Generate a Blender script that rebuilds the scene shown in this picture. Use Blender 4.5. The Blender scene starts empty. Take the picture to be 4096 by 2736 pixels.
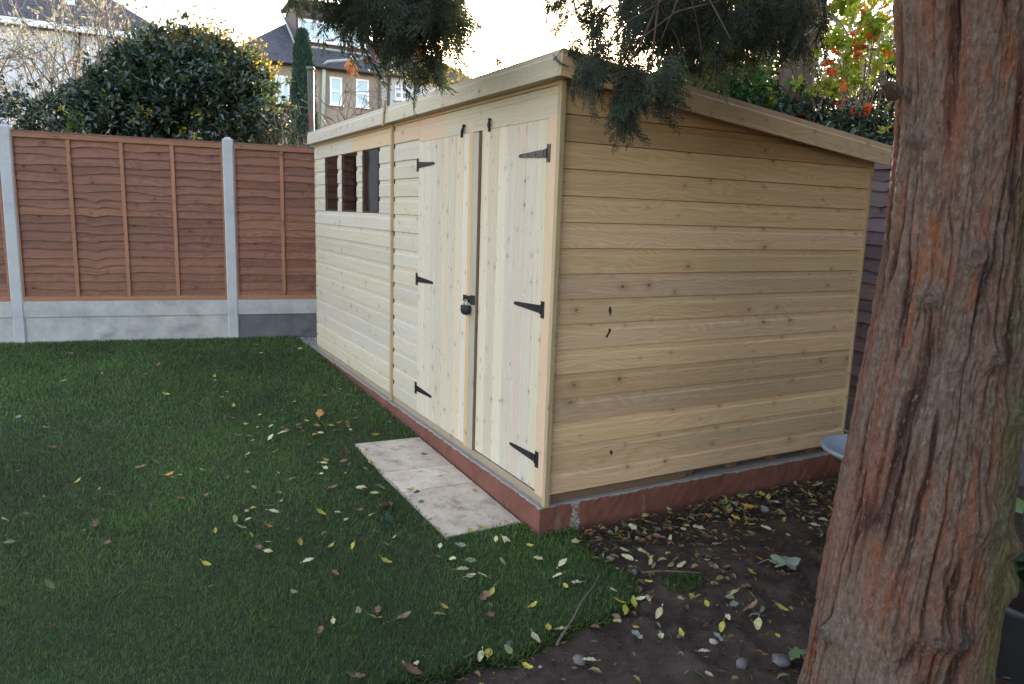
import bpy, math, random
import numpy as np
from mathutils import Vector, Matrix

# ------------------------------------------------------------------ camera, sky, sun, exposure
S = bpy.context.scene
COL = S.collection
CAM = np.array([-1.78825, -2.89061, 1.35013])
CR = np.array([0.87802, -0.47757, 0.03181]); CU = np.array([0.05480, 0.16633, 0.98455]); CF = np.array([0.47548, 0.86271, -0.17222])
FPX = 2940.5
cd = bpy.data.cameras.new('camera'); cam = bpy.data.objects.new('camera', cd); COL.objects.link(cam)
cd.sensor_width = 36.0; cd.lens = 36.0 * FPX / 4096; cd.clip_start = 0.05; cd.clip_end = 2000
m = Matrix(((CR[0], CU[0], -CF[0], CAM[0]), (CR[1], CU[1], -CF[1], CAM[1]), (CR[2], CU[2], -CF[2], CAM[2]), (0, 0, 0, 1)))
cam.matrix_world = m
S.camera = cam
SUN_AZ = math.radians(33.0)      # from +y towards +x
SUN_EL = math.radians(15.0)
w = bpy.data.worlds.new('World'); S.world = w; w.use_nodes = True
wn = w.node_tree.nodes; wl = w.node_tree.links
sky = wn.new('ShaderNodeTexSky'); sky.sky_type = 'NISHITA'; sky.sun_disc = False
sky.sun_elevation = SUN_EL; sky.sun_rotation = SUN_AZ; sky.dust_density = 1.0; sky.ozone_density = 0.6
tint = wn.new('ShaderNodeMix'); tint.data_type = 'RGBA'; tint.blend_type = 'MULTIPLY'; tint.inputs['Factor'].default_value = 1.0
tint.inputs['B'].default_value = (1.10, 0.93, 0.85, 1)
wl.new(sky.outputs[0], tint.inputs['A']); wl.new(tint.outputs['Result'], wn['Background'].inputs[0])
wn['Background'].inputs[1].default_value = 0.15
sd = bpy.data.lights.new('sun', 'SUN'); sun = bpy.data.objects.new('sun', sd); COL.objects.link(sun)
sd.energy = 3.0; sd.angle = math.radians(0.5); sd.color = (1.0, 0.86, 0.68)
sdir = Vector((math.sin(SUN_AZ) * math.cos(SUN_EL), math.cos(SUN_AZ) * math.cos(SUN_EL), math.sin(SUN_EL)))
sun.rotation_euler = sdir.to_track_quat('Z', 'Y').to_euler()
S.view_settings.view_transform = 'Standard'; S.view_settings.look = 'None'
S.view_settings.gamma = 1.0; S.view_settings.exposure = 2.72
S.cycles.max_bounces = 8; S.cycles.transparent_max_bounces = 8

random.seed(7); rng = np.random.default_rng(7)

def ray(x, y):
    return CF + CR * (x - 2048) / FPX + CU * (1368 - y) / FPX
def at_y(x, y, Y):
    d = ray(x, y); return CAM + d * (Y - CAM[1]) / d[1]
def at_d(x, y, D):
    d = ray(x, y); return CAM + d * D / math.hypot(d[0], d[1])
def gz(x, y):
    return -0.185 + 0.029 * np.clip(y, -6, 5.3)
def at_g(x, y):
    d = ray(x, y); t = (-0.185 - (CAM[2] - 0.029 * CAM[1])) / (d[2] - 0.029 * d[1]); return CAM + d * t

# ------------------------------------------------------------------ node helpers
class NT:
    def __init__(s, name):
        s.m = bpy.data.materials.new(name); s.m.use_nodes = True; s.t = s.m.node_tree; s.n = s.t.nodes; s.b = s.n['Principled BSDF']
    def add(s, typ, **k):
        o = s.n.new('ShaderNode' + typ)
        for a, v in k.items():
            if isinstance(v, (int, float, str, bool)) and hasattr(o, a): setattr(o, a, v)
        return o
    def l(s, a, b): s.t.links.new(a, b)
    def put(s, sock, v):
        if hasattr(v, 'links') or hasattr(v, 'is_linked'): s.l(v, sock)
        else: sock.default_value = v
    def math(s, op, a, b=0.0, c=None):
        o = s.n.new('ShaderNodeMath'); o.operation = op; s.put(o.inputs[0], a); s.put(o.inputs[1], b)
        if c is not None: s.put(o.inputs[2], c)
        return o.outputs[0]
    def mix(s, f, a, b, mode='MIX'):
        o = s.n.new('ShaderNodeMix'); o.data_type = 'RGBA'; o.blend_type = mode
        s.put(o.inputs['Factor'], f); s.put(o.inputs['A'], a if not isinstance(a, tuple) else (*a, 1)[:4]); s.put(o.inputs['B'], b if not isinstance(b, tuple) else (*b, 1)[:4])
        return o.outputs['Result']
    def noise(s, vec, scale, detail=4, rough=0.55, dist=0.0):
        o = s.n.new('ShaderNodeTexNoise'); s.put(o.inputs['Vector'], vec); o.inputs['Scale'].default_value = scale
        o.inputs['Detail'].default_value = detail; o.inputs['Roughness'].default_value = rough; o.inputs['Distortion'].default_value = dist
        return o.outputs['Fac']
    def vor(s, vec, scale, feat='F1', out='Distance', dims='3D'):
        o = s.n.new('ShaderNodeTexVoronoi'); o.voronoi_dimensions = dims; o.feature = feat; s.put(o.inputs['Vector'], vec); o.inputs['Scale'].default_value = scale
        return o.outputs[out]
    def map(s, vec, scale=(1, 1, 1), loc=(0, 0, 0)):
        o = s.n.new('ShaderNodeMapping'); s.put(o.inputs[0], vec); o.inputs['Scale'].default_value = scale; o.inputs['Location'].default_value = loc
        return o.outputs[0]
    def ramp(s, f, pts, interp='LINEAR'):
        o = s.n.new('ShaderNodeValToRGB'); s.put(o.inputs[0], f); r = o.color_ramp; r.interpolation = interp
        while len(r.elements) < len(pts): r.elements.new(0.5)
        for e, (p, c) in zip(r.elements, pts):
            e.position = p; e.color = (c, c, c, 1) if isinstance(c, (int, float)) else (*c, 1)
        return o.outputs[0]
    def attr(s, name):
        o = s.n.new('ShaderNodeAttribute'); o.attribute_name = name; return o.outputs['Fac']
    def coord(s, k='Object'):
        return s.n.new('ShaderNodeTexCoord').outputs[k]
    def bump(s, h, strength=0.4, dist=0.01):
        o = s.n.new('ShaderNodeBump'); s.put(o.inputs['Height'], h); o.inputs['Strength'].default_value = strength; o.inputs['Distance'].default_value = dist
        s.l(o.outputs[0], s.b.inputs['Normal']); return o.outputs[0]
    def fin(s, col, rough=0.6, spec=0.5):
        s.put(s.b.inputs['Base Color'], col if not isinstance(col, tuple) else (*col, 1)[:4]); s.put(s.b.inputs['Roughness'], rough)
        s.b.inputs['Specular IOR Level'].default_value = spec; return s.m

def wood(name, base, dark, warm, knotcol=(0.10, 0.045, 0.02), grain=1.0, knots=0.62, tintamt=0.35, green=(0.30, 0.33, 0.22), greenamt=0.35, rough=0.6, kscale=6.0):
    n = NT(name); uv = n.coord('UV'); r = n.attr('rnd'); wm = n.attr('warm')
    dn = n.noise(n.map(uv, (1.6, 5, 1)), 1.0, 3, 0.5)
    off = n.math('MULTIPLY', dn, 0.10)
    sp = n.add('SeparateXYZ'); n.l(uv, sp.inputs[0])
    cv = n.add('CombineXYZ'); n.l(sp.outputs[0], cv.inputs[0]); n.l(n.math('ADD', sp.outputs[1], off), cv.inputs[1])
    g1 = n.noise(n.map(cv.outputs[0], (1.3, 70, 1)), 1.0, 5, 0.6)
    g2 = n.noise(n.map(cv.outputs[0], (6, 260, 1)), 1.0, 2, 0.5)
    rings = n.math('SINE', n.math('MULTIPLY', n.math('ADD', sp.outputs[1], n.math('MULTIPLY', n.noise(n.map(uv, (2.2, 9, 1)), 1.0, 2, 0.4), 0.22)), 330.0))
    gr = n.math('ADD', n.math('MULTIPLY', g1, 0.65), n.math('MULTIPLY', rings, 0.07))
    gr = n.math('ADD', gr, n.math('MULTIPLY', g2, 0.28))
    smear = n.ramp(n.noise(n.map(uv, (0.8, 22, 1), (7, 3, 0)), 1.0, 3, 0.5), [(0.50, 0.0), (0.68, 1.0)])
    f = n.ramp(gr, [(0.30, 1.0), (0.66, 0.0)])
    c = n.mix(n.math('MULTIPLY', f, 0.62 * grain), base, dark)
    c = n.mix(n.math('MULTIPLY', smear, 0.35), c, tuple(0.6 * a + 0.4 * b for a, b in zip(warm, dark)))
    blot = n.ramp(n.noise(n.map(uv, (1.1, 7, 1)), 1.0, 3, 0.6), [(0.45, 0.0), (0.7, 1.0)])
    c = n.mix(n.math('MULTIPLY', blot, greenamt), c, green)
    c = n.mix(n.math('MAXIMUM', wm, 0.0), c, n.mix(n.math('MULTIPLY', f, 0.5), warm, dark))
    # knots: some cells of a 2D voronoi, a dark heart with a reddish halo that swirls the grain
    kv = n.map(uv, (1, 1.35, 1))
    kd = n.vor(kv, kscale, dims='2D'); kc = n.vor(kv, kscale, out='Color', dims='2D')
    ks = n.add('SeparateColor'); n.l(kc, ks.inputs[0])
    on = n.math('GREATER_THAN', ks.outputs[0], knots)
    size = n.math('ADD', n.math('MULTIPLY', n.math('MULTIPLY', ks.outputs[1], ks.outputs[1]), 0.050), 0.022)
    kdn = n.math('ADD', kd, n.math('MULTIPLY', n.math('SUBTRACT', n.noise(uv, 60, 2), 0.5), 0.05))
    heart = n.math('MULTIPLY', on, n.math('LESS_THAN', kdn, size))
    halo = n.math('MULTIPLY', on, n.ramp(n.math('DIVIDE', kdn, n.math('MULTIPLY', size, 5.0)), [(0.1, 0.8), (1.0, 0.0)]))
    c = n.mix(n.math('MULTIPLY', halo, 0.45), c, tuple(0.5 * (a + b) for a, b in zip(dark, knotcol)))
    c = n.mix(n.math('MULTIPLY', heart, n.math('ADD', 0.35, n.math('MULTIPLY', ks.outputs[0], 0.4))), c, n.mix(ks.outputs[2], knotcol, tuple(x * 2.2 for x in knotcol)))
    c = n.mix(n.math('LESS_THAN', wm, -0.5), c, (0.035, 0.028, 0.022))
    v = n.math('ADD', 1.0 - tintamt / 2, n.math('MULTIPLY', r, tintamt))
    vc = n.add('CombineColor'); n.l(v, vc.inputs[0]); n.l(v, vc.inputs[1]); n.l(n.math('MULTIPLY', v, n.math('ADD', 0.93, n.math('MULTIPLY', n.math('FRACT', n.math('MULTIPLY', r, 7.3)), 0.14))), vc.inputs[2])
    c = n.mix(1.0, c, vc.outputs[0], 'MULTIPLY')
    n.bump(n.math('SUBTRACT', gr, n.math('MULTIPLY', heart, 0.5)), 0.35, 0.003)
    return n.fin(c, rough, 0.35)

def simple(name, c1, c2, scale=8, rough=0.8, bump=0.3, bd=0.01, detail=6, spec=0.4, c3=None, s3=1.5, thr=(0.5, 0.7)):
    n = NT(name); o = n.coord()
    f = n.noise(o, scale, detail, 0.65); c = n.mix(n.ramp(f, [(0.3, 0), (0.7, 1)]), c1, c2)
    if c3: c = n.mix(n.ramp(n.noise(o, s3, 5, 0.6), [(thr[0], 0), (thr[1], 1)]), c, c3)
    n.bump(n.noise(o, scale * 4, 5, 0.6), bump, bd)
    return n.fin(c, rough, spec)

def leafmat(name, cols, trans=0.35, rough=0.45, spec=0.5):
    n = NT(name); r = n.attr('rnd'); pts = [(i / max(1, len(cols) - 1), c) for i, c in enumerate(cols)]
    c = n.ramp(r, pts); n.fin(c, rough, spec)
    tr = n.add('BsdfTranslucent'); n.l(n.mix(0.5, c, tuple(min(1, x) for x in (1, 1, .3)), 'SOFT_LIGHT'), tr.inputs[0])
    mx = n.add('MixShader'); mx.inputs[0].default_value = trans
    out = n.n['Material Output']; n.l(n.b.outputs[0], mx.inputs[1]); n.l(tr.outputs[0], mx.inputs[2]); n.l(mx.outputs[0], out.inputs[0])
    return n.m

M = {}
M['front'] = wood('treated_boards', (0.59, 0.53, 0.44), (0.42, 0.35, 0.26), (0.63, 0.41, 0.25), greenamt=0.35, green=(0.50, 0.475, 0.38), tintamt=0.14)
M['gable'] = wood('treated_gable_boards', (0.66, 0.485, 0.315), (0.42, 0.265, 0.145), (0.62, 0.36, 0.18), greenamt=0.35, green=(0.50, 0.41, 0.28), tintamt=0.34, knots=0.50, grain=1.25, kscale=5.2)
M['door'] = wood('door_boards', (0.63, 0.57, 0.48), (0.46, 0.385, 0.29), (0.60, 0.42, 0.30), greenamt=0.3, green=(0.54, 0.51, 0.40), tintamt=0.18, knots=0.45, kscale=8)
M['pink'] = wood('pinkish_pine', (0.66, 0.48, 0.36), (0.52, 0.35, 0.25), (0.66, 0.48, 0.36), greenamt=0.1, tintamt=0.1, knots=0.7)
M['trim'] = wood('trim_timber', (0.46, 0.36, 0.22), (0.30, 0.21, 0.12), (0.5, 0.35, 0.2), tintamt=0.15, greenamt=0.2)
M['orange'] = wood('orange_timber', (0.64, 0.42, 0.22), (0.50, 0.31, 0.16), (0.6, 0.38, 0.18), tintamt=0.05, greenamt=0.0, knots=0.8)
M['bearer'] = wood('bearer_timber', (0.20, 0.125, 0.08), (0.12, 0.07, 0.045), (0.2, 0.12, 0.08), tintamt=0.3, greenamt=0.0)  # joist brown made darker to stand in for shade in the recess
M['bearer_front'] = wood('front_bearer_timber', (0.38, 0.30, 0.235), (0.25, 0.19, 0.145), (0.3, 0.2, 0.15), tintamt=0.2, greenamt=0.2)
M['grey'] = wood('weathered_timber', (0.46, 0.43, 0.36), (0.27, 0.24, 0.19), (0.4, 0.3, 0.2), tintamt=0.2, greenamt=0.3, knots=0.6)
M['fence'] = wood('fence_stained', (0.235, 0.108, 0.070), (0.095, 0.042, 0.030), (0.36, 0.17, 0.09), knotcol=(0.030, 0.012, 0.009), greenamt=0.6, green=(0.14, 0.070, 0.050), tintamt=0.36, knots=0.30, kscale=4, grain=1.3, rough=0.75)
M['fence_old'] = wood('old_fence', (0.17, 0.115, 0.115), (0.08, 0.05, 0.05), (0.16, 0.1, 0.1), knotcol=(0.03, 0.015, 0.01), tintamt=0.5, greenamt=0.3, green=(0.13, 0.12, 0.13), rough=0.8)

def concrete(name, a, b, c, stain=(0.12, 0.11, 0.10)):
    n = NT(name); o = n.coord()
    f = n.noise(o, 5, 8, 0.7); col = n.mix(n.ramp(f, [(0.35, 0), (0.65, 1)]), a, b)
    col = n.mix(n.ramp(n.noise(o, 120, 3, 0.6), [(0.55, 0), (0.75, 0.5)]), col, c)
    col = n.mix(n.ramp(n.noise(n.map(o, (1, 1, 2)), 2.3, 6, 0.7), [(0.56, 0), (0.76, 0.75)]), col, stain)
    n.bump(n.noise(o, 90, 6, 0.7), 0.35, 0.004); return n.fin(col, 0.9, 0.25)
M['conc'] = concrete('concrete', (0.28, 0.275, 0.28), (0.41, 0.405, 0.41), (0.48, 0.48, 0.48), (0.15, 0.14, 0.14))
M['conc_dark'] = concrete('dark_concrete', (0.085, 0.083, 0.10), (0.13, 0.125, 0.14), (0.2, 0.2, 0.22), (0.06, 0.055, 0.06))
M['conc_post'] = concrete('post_concrete', (0.34, 0.345, 0.37), (0.43, 0.435, 0.455), (0.22, 0.22, 0.24), (0.27, 0.26, 0.25))

def mslab():
    n = NT('red_slab_paint'); o = n.coord(); sp = n.add('SeparateXYZ'); n.l(o, sp.inputs[0])
    f = n.noise(o, 4, 8, 0.7); col = n.mix(n.ramp(f, [(0.3, 0), (0.7, 1)]), (0.125, 0.047, 0.034), (0.215, 0.088, 0.066))
    col = n.mix(n.ramp(n.noise(o, 45, 5, 0.7), [(0.5, 0), (0.8, 0.6)]), col, (0.10, 0.042, 0.032))
    geo = n.add('NewGeometry'); ns = n.add('SeparateXYZ'); n.l(geo.outputs['Normal'], ns.inputs[0])
    drip = n.ramp(n.noise(n.map(o, (5, 5, 1.2), (3.1, 0, 0)), 1.6, 5, 0.75), [(0.63, 0), (0.68, 1)])
    edge = n.math('GREATER_THAN', n.math('ADD', sp.outputs[2], n.math('MULTIPLY', n.noise(o, 22, 5, 0.7), 0.035)), -0.040)
    spx = n.math('MULTIPLY', n.math('LESS_THAN', n.math('ABSOLUTE', n.math('SUBTRACT', n.math('ADD', sp.outputs[0], n.math('MULTIPLY', n.noise(o, 18, 5, 0.8), 0.10)), 0.235)), 0.028), n.math('GREATER_THAN', n.noise(o, 60, 4, 0.8), 0.47))
    spx = n.math('MULTIPLY', spx, n.math('LESS_THAN', ns.outputs[1], -0.5))
    pale = n.math('MAXIMUM', edge, n.math('MAXIMUM', n.math('MULTIPLY', drip, 0.25), spx))
    pale = n.math('MAXIMUM', pale, n.math('GREATER_THAN', ns.outputs[2], 0.6))
    col = n.mix(pale, col, n.mix(n.noise(o, 70, 5, 0.8), (0.17, 0.15, 0.13), (0.46, 0.43, 0.40)))
    n.bump(n.noise(o, 40, 6, 0.7), 0.5, 0.006); return n.fin(col, 0.85, 0.3)
M['slab'] = mslab()

def mpave():
    n = NT('sandstone_paving'); o = n.coord(); r = n.attr('rnd')
    f = n.noise(o, 6, 9, 0.7); col = n.mix(n.ramp(f, [(0.3, 0), (0.7, 1)]), (0.52, 0.40, 0.29), (0.75, 0.63, 0.50))
    col = n.mix(n.ramp(n.noise(o, 9, 9, 0.75), [(0.52, 0), (0.66, 0.75)]), col, (0.27, 0.20, 0.16))
    col = n.mix(n.ramp(n.noise(o, 70, 4, 0.7), [(0.62, 0), (0.72, 0.8)]), col, (0.14, 0.10, 0.08))
    vv = n.math('ADD', 0.85, n.math('MULTIPLY', r, 0.25)); cc = n.add('CombineColor'); [n.l(vv, cc.inputs[i]) for i in range(3)]
    n.bump(n.noise(o, 30, 8, 0.7), 0.5, 0.008); return n.fin(n.mix(1.0, col, cc.outputs[0], 'MULTIPLY'), 0.8, 0.3)
M['pave'] = mpave()

def msoil():
    n = NT('soil'); o = n.coord()
    col = n.mix(n.ramp(n.noise(o, 5, 10, 0.75), [(0.35, 0), (0.65, 1)]), (0.050, 0.033, 0.025), (0.135, 0.094, 0.074))
    col = n.mix(n.ramp(n.noise(o, 60, 5, 0.75), [(0.6, 0), (0.72, 0.7)]), col, (0.15, 0.09, 0.06))
    col = n.mix(n.ramp(n.noise(o, 140, 3, 0.8), [(0.68, 0), (0.75, 0.8)]), col, (0.24, 0.17, 0.13))
    n.bump(n.noise(o, 55, 8, 0.8), 0.9, 0.02); return n.fin(col, 0.95, 0.2)
M['soil'] = msoil()
M['turf'] = simple('turf', (0.020, 0.040, 0.014), (0.035, 0.060, 0.022), 30, 0.95, 0.8, 0.02)
def mgrass():
    n = NT('grass_blades'); r = n.attr('rnd'); o = n.coord()
    c = n.ramp(r, [(0, (0.044, 0.080, 0.020)), (0.45, (0.074, 0.142, 0.030)), (0.85, (0.130, 0.215, 0.045)), (0.95, (0.20, 0.23, 0.09)), (1.0, (0.24, 0.20, 0.10))])
    p = n.ramp(n.noise(o, 1.7, 5, 0.65), [(0.38, 0), (0.68, 1)]); big = n.ramp(n.noise(n.map(o, (1, .7, 1), (2, 4, 0)), 0.55, 3, 0.6), [(0.38, 0.72), (0.62, 1.25)]); dry = n.ramp(n.noise(n.map(o, (1, 1, 1), (5, 9, 0)), 2.6, 8, 0.75), [(0.46, 0), (0.66, 1)])
    c = n.mix(n.math('MULTIPLY', p, 0.55), c, n.mix(r, (0.080, 0.150, 0.026), (0.15, 0.26, 0.05)))
    c = n.mix(n.math('MULTIPLY', dry, 0.6), c, n.mix(r, (0.05, 0.055, 0.025), (0.15, 0.13, 0.07))); c = n.mix(1.0, c, big, 'MULTIPLY')
    n.fin(c, 0.55, 0.35)
    tr = n.add('BsdfTranslucent'); n.l(c, tr.inputs[0]); mx = n.add('MixShader'); mx.inputs[0].default_value = 0.3
    n.l(n.b.outputs[0], mx.inputs[1]); n.l(tr.outputs[0], mx.inputs[2]); n.l(mx.outputs[0], n.n['Material Output'].inputs[0]); return n.m
M['grass'] = mgrass()
M['iron'] = simple('black_iron', (0.010, 0.010, 0.012), (0.020, 0.020, 0.023), 40, 0.38, 0.15, 0.001)
M['screw'] = simple('dark_screw', (0.05, 0.05, 0.055), (0.09, 0.09, 0.095), 40, 0.35, 0.1, 0.001)
M['rub'] = simple('black_rubber', (0.010, 0.011, 0.014), (0.018, 0.019, 0.024), 90, 0.6, 0.5, 0.001)
M['steel'] = simple('shackle_steel', (0.3, 0.3, 0.32), (0.4, 0.4, 0.42), 40, 0.3, 0.1, 0.001)
def mglass():
    n = NT('window_glass'); o = n.coord()
    g = n.add('BsdfGlossy'); g.inputs['Roughness'].default_value = 0.02; g.inputs['Color'].default_value = (0.95, 0.95, 0.95, 1)
    b = n.add('Bump'); b.inputs['Strength'].default_value = 0.10; b.inputs['Distance'].default_value = 0.01; n.l(n.noise(o, 2.8, 1, 0.4), b.inputs['Height']); n.l(b.outputs[0], g.inputs['Normal'])
    t = n.add('BsdfTransparent'); fr = n.add('Fresnel'); fr.inputs[0].default_value = 1.6
    mx = n.add('MixShader'); n.l(fr.outputs[0], mx.inputs[0]); n.l(t.outputs[0], mx.inputs[1]); n.l(g.outputs[0], mx.inputs[2]); n.l(mx.outputs[0], n.n['Material Output'].inputs[0]); return n.m
M['glass'] = mglass()
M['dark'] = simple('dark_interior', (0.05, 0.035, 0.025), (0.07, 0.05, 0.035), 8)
M['felt'] = simple('roof_felt', (0.05, 0.06, 0.05), (0.08, 0.09, 0.075), 60, 0.95, 0.8, 0.005)
M['upvc'] = simple('white_upvc', (0.75, 0.77, 0.80), (0.80, 0.82, 0.84), 5, 0.35, 0.05, 0.001)
M['render'] = simple('white_render', (0.60, 0.61, 0.64), (0.70, 0.71, 0.73), 2, 0.9, 0.3, 0.01, c3=(0.5, 0.5, 0.52), s3=0.6)
M['pebble'] = simple('pebbledash', (0.28, 0.225, 0.18), (0.36, 0.295, 0.24), 14, 0.95, 0.8, 0.02, c3=(0.22, 0.18, 0.15), s3=0.7)
M['cream'] = simple('cream_render', (0.56, 0.54, 0.55), (0.62, 0.61, 0.62), 3, 0.9, 0.3, 0.01)
def mtile(name, a, b):
    n = NT(name); uv = n.coord('UV'); br = n.add('TexBrick'); n.l(uv, br.inputs['Vector'])
    br.inputs['Scale'].default_value = 1.0; br.inputs['Brick Width'].default_value = 0.30; br.inputs['Row Height'].default_value = 0.20; br.inputs['Mortar Size'].default_value = 0.018
    br.inputs['Color1'].default_value = (*a, 1); br.inputs['Color2'].default_value = (*b, 1); br.inputs['Mortar'].default_value = (0.03, 0.03, 0.035, 1)
    c = n.mix(n.ramp(n.noise(uv, 1.2, 5, 0.7), [(0.4, 0), (0.7, 0.6)]), br.outputs['Color'], tuple(x * 1.5 for x in b))
    n.bump(n.math('SUBTRACT', 1.0, br.outputs['Fac']), 0.8, 0.05); return n.fin(c, 0.7, 0.4)
M['tile'] = mtile('roof_tiles', (0.050, 0.048, 0.060), (0.075, 0.070, 0.082))
M['tile_brown'] = mtile('hung_tiles', (0.075, 0.052, 0.045), (0.105, 0.07, 0.06))
M['brick'] = mtile('chimney_brick', (0.22, 0.12, 0.08), (0.30, 0.18, 0.12))
M['lead'] = simple('lead_gutter', (0.30, 0.33, 0.33), (0.42, 0.45, 0.44), 5, 0.6)
M['pipe_green'] = simple('pale_green_pipe', (0.40, 0.52, 0.44), (0.48, 0.58, 0.50), 5, 0.6, 0.1)
M['pipe_dark'] = simple('dark_pipe', (0.06, 0.06, 0.065), (0.09, 0.09, 0.095), 5, 0.5, 0.1)
def mwinpane():
    n = NT('house_pane'); return n.fin((0.10, 0.16, 0.22), 0.06, 1.0)
M['pane'] = mwinpane()
M['curtain'] = simple('pale_blind', (0.45, 0.60, 0.66), (0.52, 0.66, 0.70), 3, 0.5, 0.05)
M['rust'] = simple('rusty_green_steel', (0.10, 0.045, 0.035), (0.15, 0.07, 0.05), 12, 0.55, 0.4, 0.003, c3=(0.07, 0.13, 0.09), s3=1.1, thr=(0.45, 0.55))
M['zinc'] = simple('bluegrey_stoneware', (0.21, 0.25, 0.29), (0.29, 0.33, 0.37), 9, 0.5, 0.2, 0.002)
M['pot'] = simple('dark_plastic_pot', (0.035, 0.038, 0.05), (0.05, 0.053, 0.068), 14, 0.45, 0.2, 0.002)
M['gravel'] = simple('pale_gravel', (0.20, 0.17, 0.14), (0.42, 0.38, 0.33), 30, 0.9, 0.4, 0.004)
M['stone'] = simple('grey_stone', (0.10, 0.09, 0.09), (0.17, 0.155, 0.15), 25, 0.85, 0.5, 0.004)
M['twig'] = simple('twig_bark', (0.12, 0.09, 0.07), (0.20, 0.155, 0.125), 20, 0.8, 0.3, 0.003)
M['paletwig'] = simple('pale_twig_bark', (0.16, 0.13, 0.11), (0.26, 0.22, 0.18), 20, 0.7, 0.3, 0.003)
M['sleeper'] = simple('brown_sleeper', (0.11, 0.045, 0.025), (0.16, 0.07, 0.04), 9, 0.8, 0.4, 0.005)

# ------------------------------------------------------------------ mesh helpers
class MB:
    def __init__(s): s.v = []; s.f = []; s.uv = []; s.r = []; s.w = []
    def add(s, vs, fs, uvs=None, r=None, warm=0.0):
        b = len(s.v); s.v += [tuple(map(float, v)) for v in vs]
        if r is None: r = random.random()
        for k, f in enumerate(fs):
            s.f.append([b + i for i in f]); s.r.append(r); s.w.append(warm)
            s.uv += [uvs[k][j] for j in range(len(f))] if uvs else [(vs[i][0] + vs[i][1], vs[i][2]) for i in f]
        return s
    def board(s, o, a, c, n, L, Wd, T, r=None, warm=0.0, cham=0.0):
        # a box from corner o along a (length), c (across), n (thickness, outwards); UV in metres, offset at random
        o, a, c, n = (np.array(q, float) for q in (o, a, c, n)); u0, v0 = random.uniform(0, 60), random.uniform(0, 60)
        h = cham
        prof = [(0, 0), (0, T - h), (h, T), (Wd - h, T), (Wd, T - h), (Wd, 0)] if h else [(0, 0), (0, T), (Wd, T), (Wd, 0)]
        return s.prism(o, a, c, n, L, prof, r, warm, u0, v0)
    def prism(s, o, a, c, n, L, prof, r=None, warm=0.0, u0=None, v0=None):
        o, a, c, n = (np.array(q, float) for q in (o, a, c, n))
        if u0 is None: u0, v0 = random.uniform(0, 60), random.uniform(0, 60)
        k = len(prof); vs = [o + c * p[0] + n * p[1] for p in prof] + [o + a * L + c * p[0] + n * p[1] for p in prof]
        fs = []; us = []; flip = np.dot(np.cross(a, c), n) < 0
        for i in range(k):
            j = (i + 1) % k; f = [i, j, k + j, k + i]
            e0 = v0 + prof[i][0] + (0 if i in (1, 2, 3) or True else 0) - prof[i][1] * 0.5; e1 = v0 + prof[j][0] - prof[j][1] * 0.5
            u = [(u0, e0), (u0, e1), (u0 + L, e1), (u0 + L, e0)]
            if flip: f, u = f[::-1], u[::-1]
            fs.append(f); us.append(u)
        for base, rev in ((0, True), (k, False)):
            f = [base + i for i in range(k)]; u = [(u0 + prof[i][1], v0 + prof[i][0]) for i in range(k)]
            if rev != flip: f, u = f[::-1], u[::-1]
            fs.append(f); us.append(u)
        return s.add(vs, fs, us, r, warm)
    def box(s, lo, hi, r=None, warm=0.0):
        lo = np.array(lo, float); hi = np.array(hi, float); d = hi - lo; k = int(np.argmax(d)); ax = np.eye(3)
        a = ax[k]; c = ax[(k + 1) % 3]; n = ax[(k + 2) % 3]
        return s.board(lo, a, c, n, d[k], d[(k + 1) % 3], d[(k + 2) % 3], r, warm)
    def tube(s, pts, rad, sides=8, cap=True, r=None):
        pts = [np.array(p, float) for p in pts]; rad = [rad] * len(pts) if isinstance(rad, (int, float)) else rad
        vs = []; up = np.array([0.13, 0.27, 1.0])
        for i, p in enumerate(pts):
            t = pts[min(i + 1, len(pts) - 1)] - pts[max(i - 1, 0)]; t /= np.linalg.norm(t) + 1e-9
            x = np.cross(t, up if abs(t[2]) < 0.9 else np.array([1, 0.1, 0])); x /= np.linalg.norm(x); y = np.cross(t, x)
            for k in range(sides):
                an = 2 * math.pi * k / sides; vs.append(p + rad[i] * (x * math.cos(an) + y * math.sin(an)))
        fs = [[i * sides + k, i * sides + (k + 1) % sides, (i + 1) * sides + (k + 1) % sides, (i + 1) * sides + k] for i in range(len(pts) - 1) for k in range(sides)]
        if cap: fs += [list(range(sides))[::-1], [(len(pts) - 1) * sides + k for k in range(sides)]]
        return s.add(vs, fs, None, r)
    def lathe(s, prof, c=(0, 0, 0), seg=32, r=None):
        vs = []; k = len(prof)
        for i in range(seg):
            an = 2 * math.pi * i / seg
            for (rr, z) in prof: vs.append((c[0] + rr * math.cos(an), c[1] + rr * math.sin(an), c[2] + z))
        fs = [[i * k + j, ((i + 1) % seg) * k + j, ((i + 1) % seg) * k + j + 1, i * k + j + 1] for i in range(seg) for j in range(k - 1)]
        return s.add(vs, fs, None, r)
    def build(s, name, mat, parent=None, smooth=False, loc=None):
        me = bpy.data.meshes.new(name); me.from_pydata(s.v, [], s.f); me.validate(clean_customdata=False)
        if len(me.polygons) == len(s.f):
            ul = me.uv_layers.new(name='UVMap'); ul.data.foreach_set('uv', np.array(s.uv, np.float32).ravel())
            for nm, d in (('rnd', s.r), ('warm', s.w)):
                a = me.attributes.new(nm, 'FLOAT', 'FACE'); a.data.foreach_set('value', np.array(d, np.float32))
        me.materials.append(M[mat] if isinstance(mat, str) else mat)
        if smooth: me.polygons.foreach_set('use_smooth', [True] * len(me.polygons))
        me.update(); o = bpy.data.objects.new(name, me); COL.objects.link(o)
        if parent: o.parent = parent
        if loc is not None: o.location = loc
        return o

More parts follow.
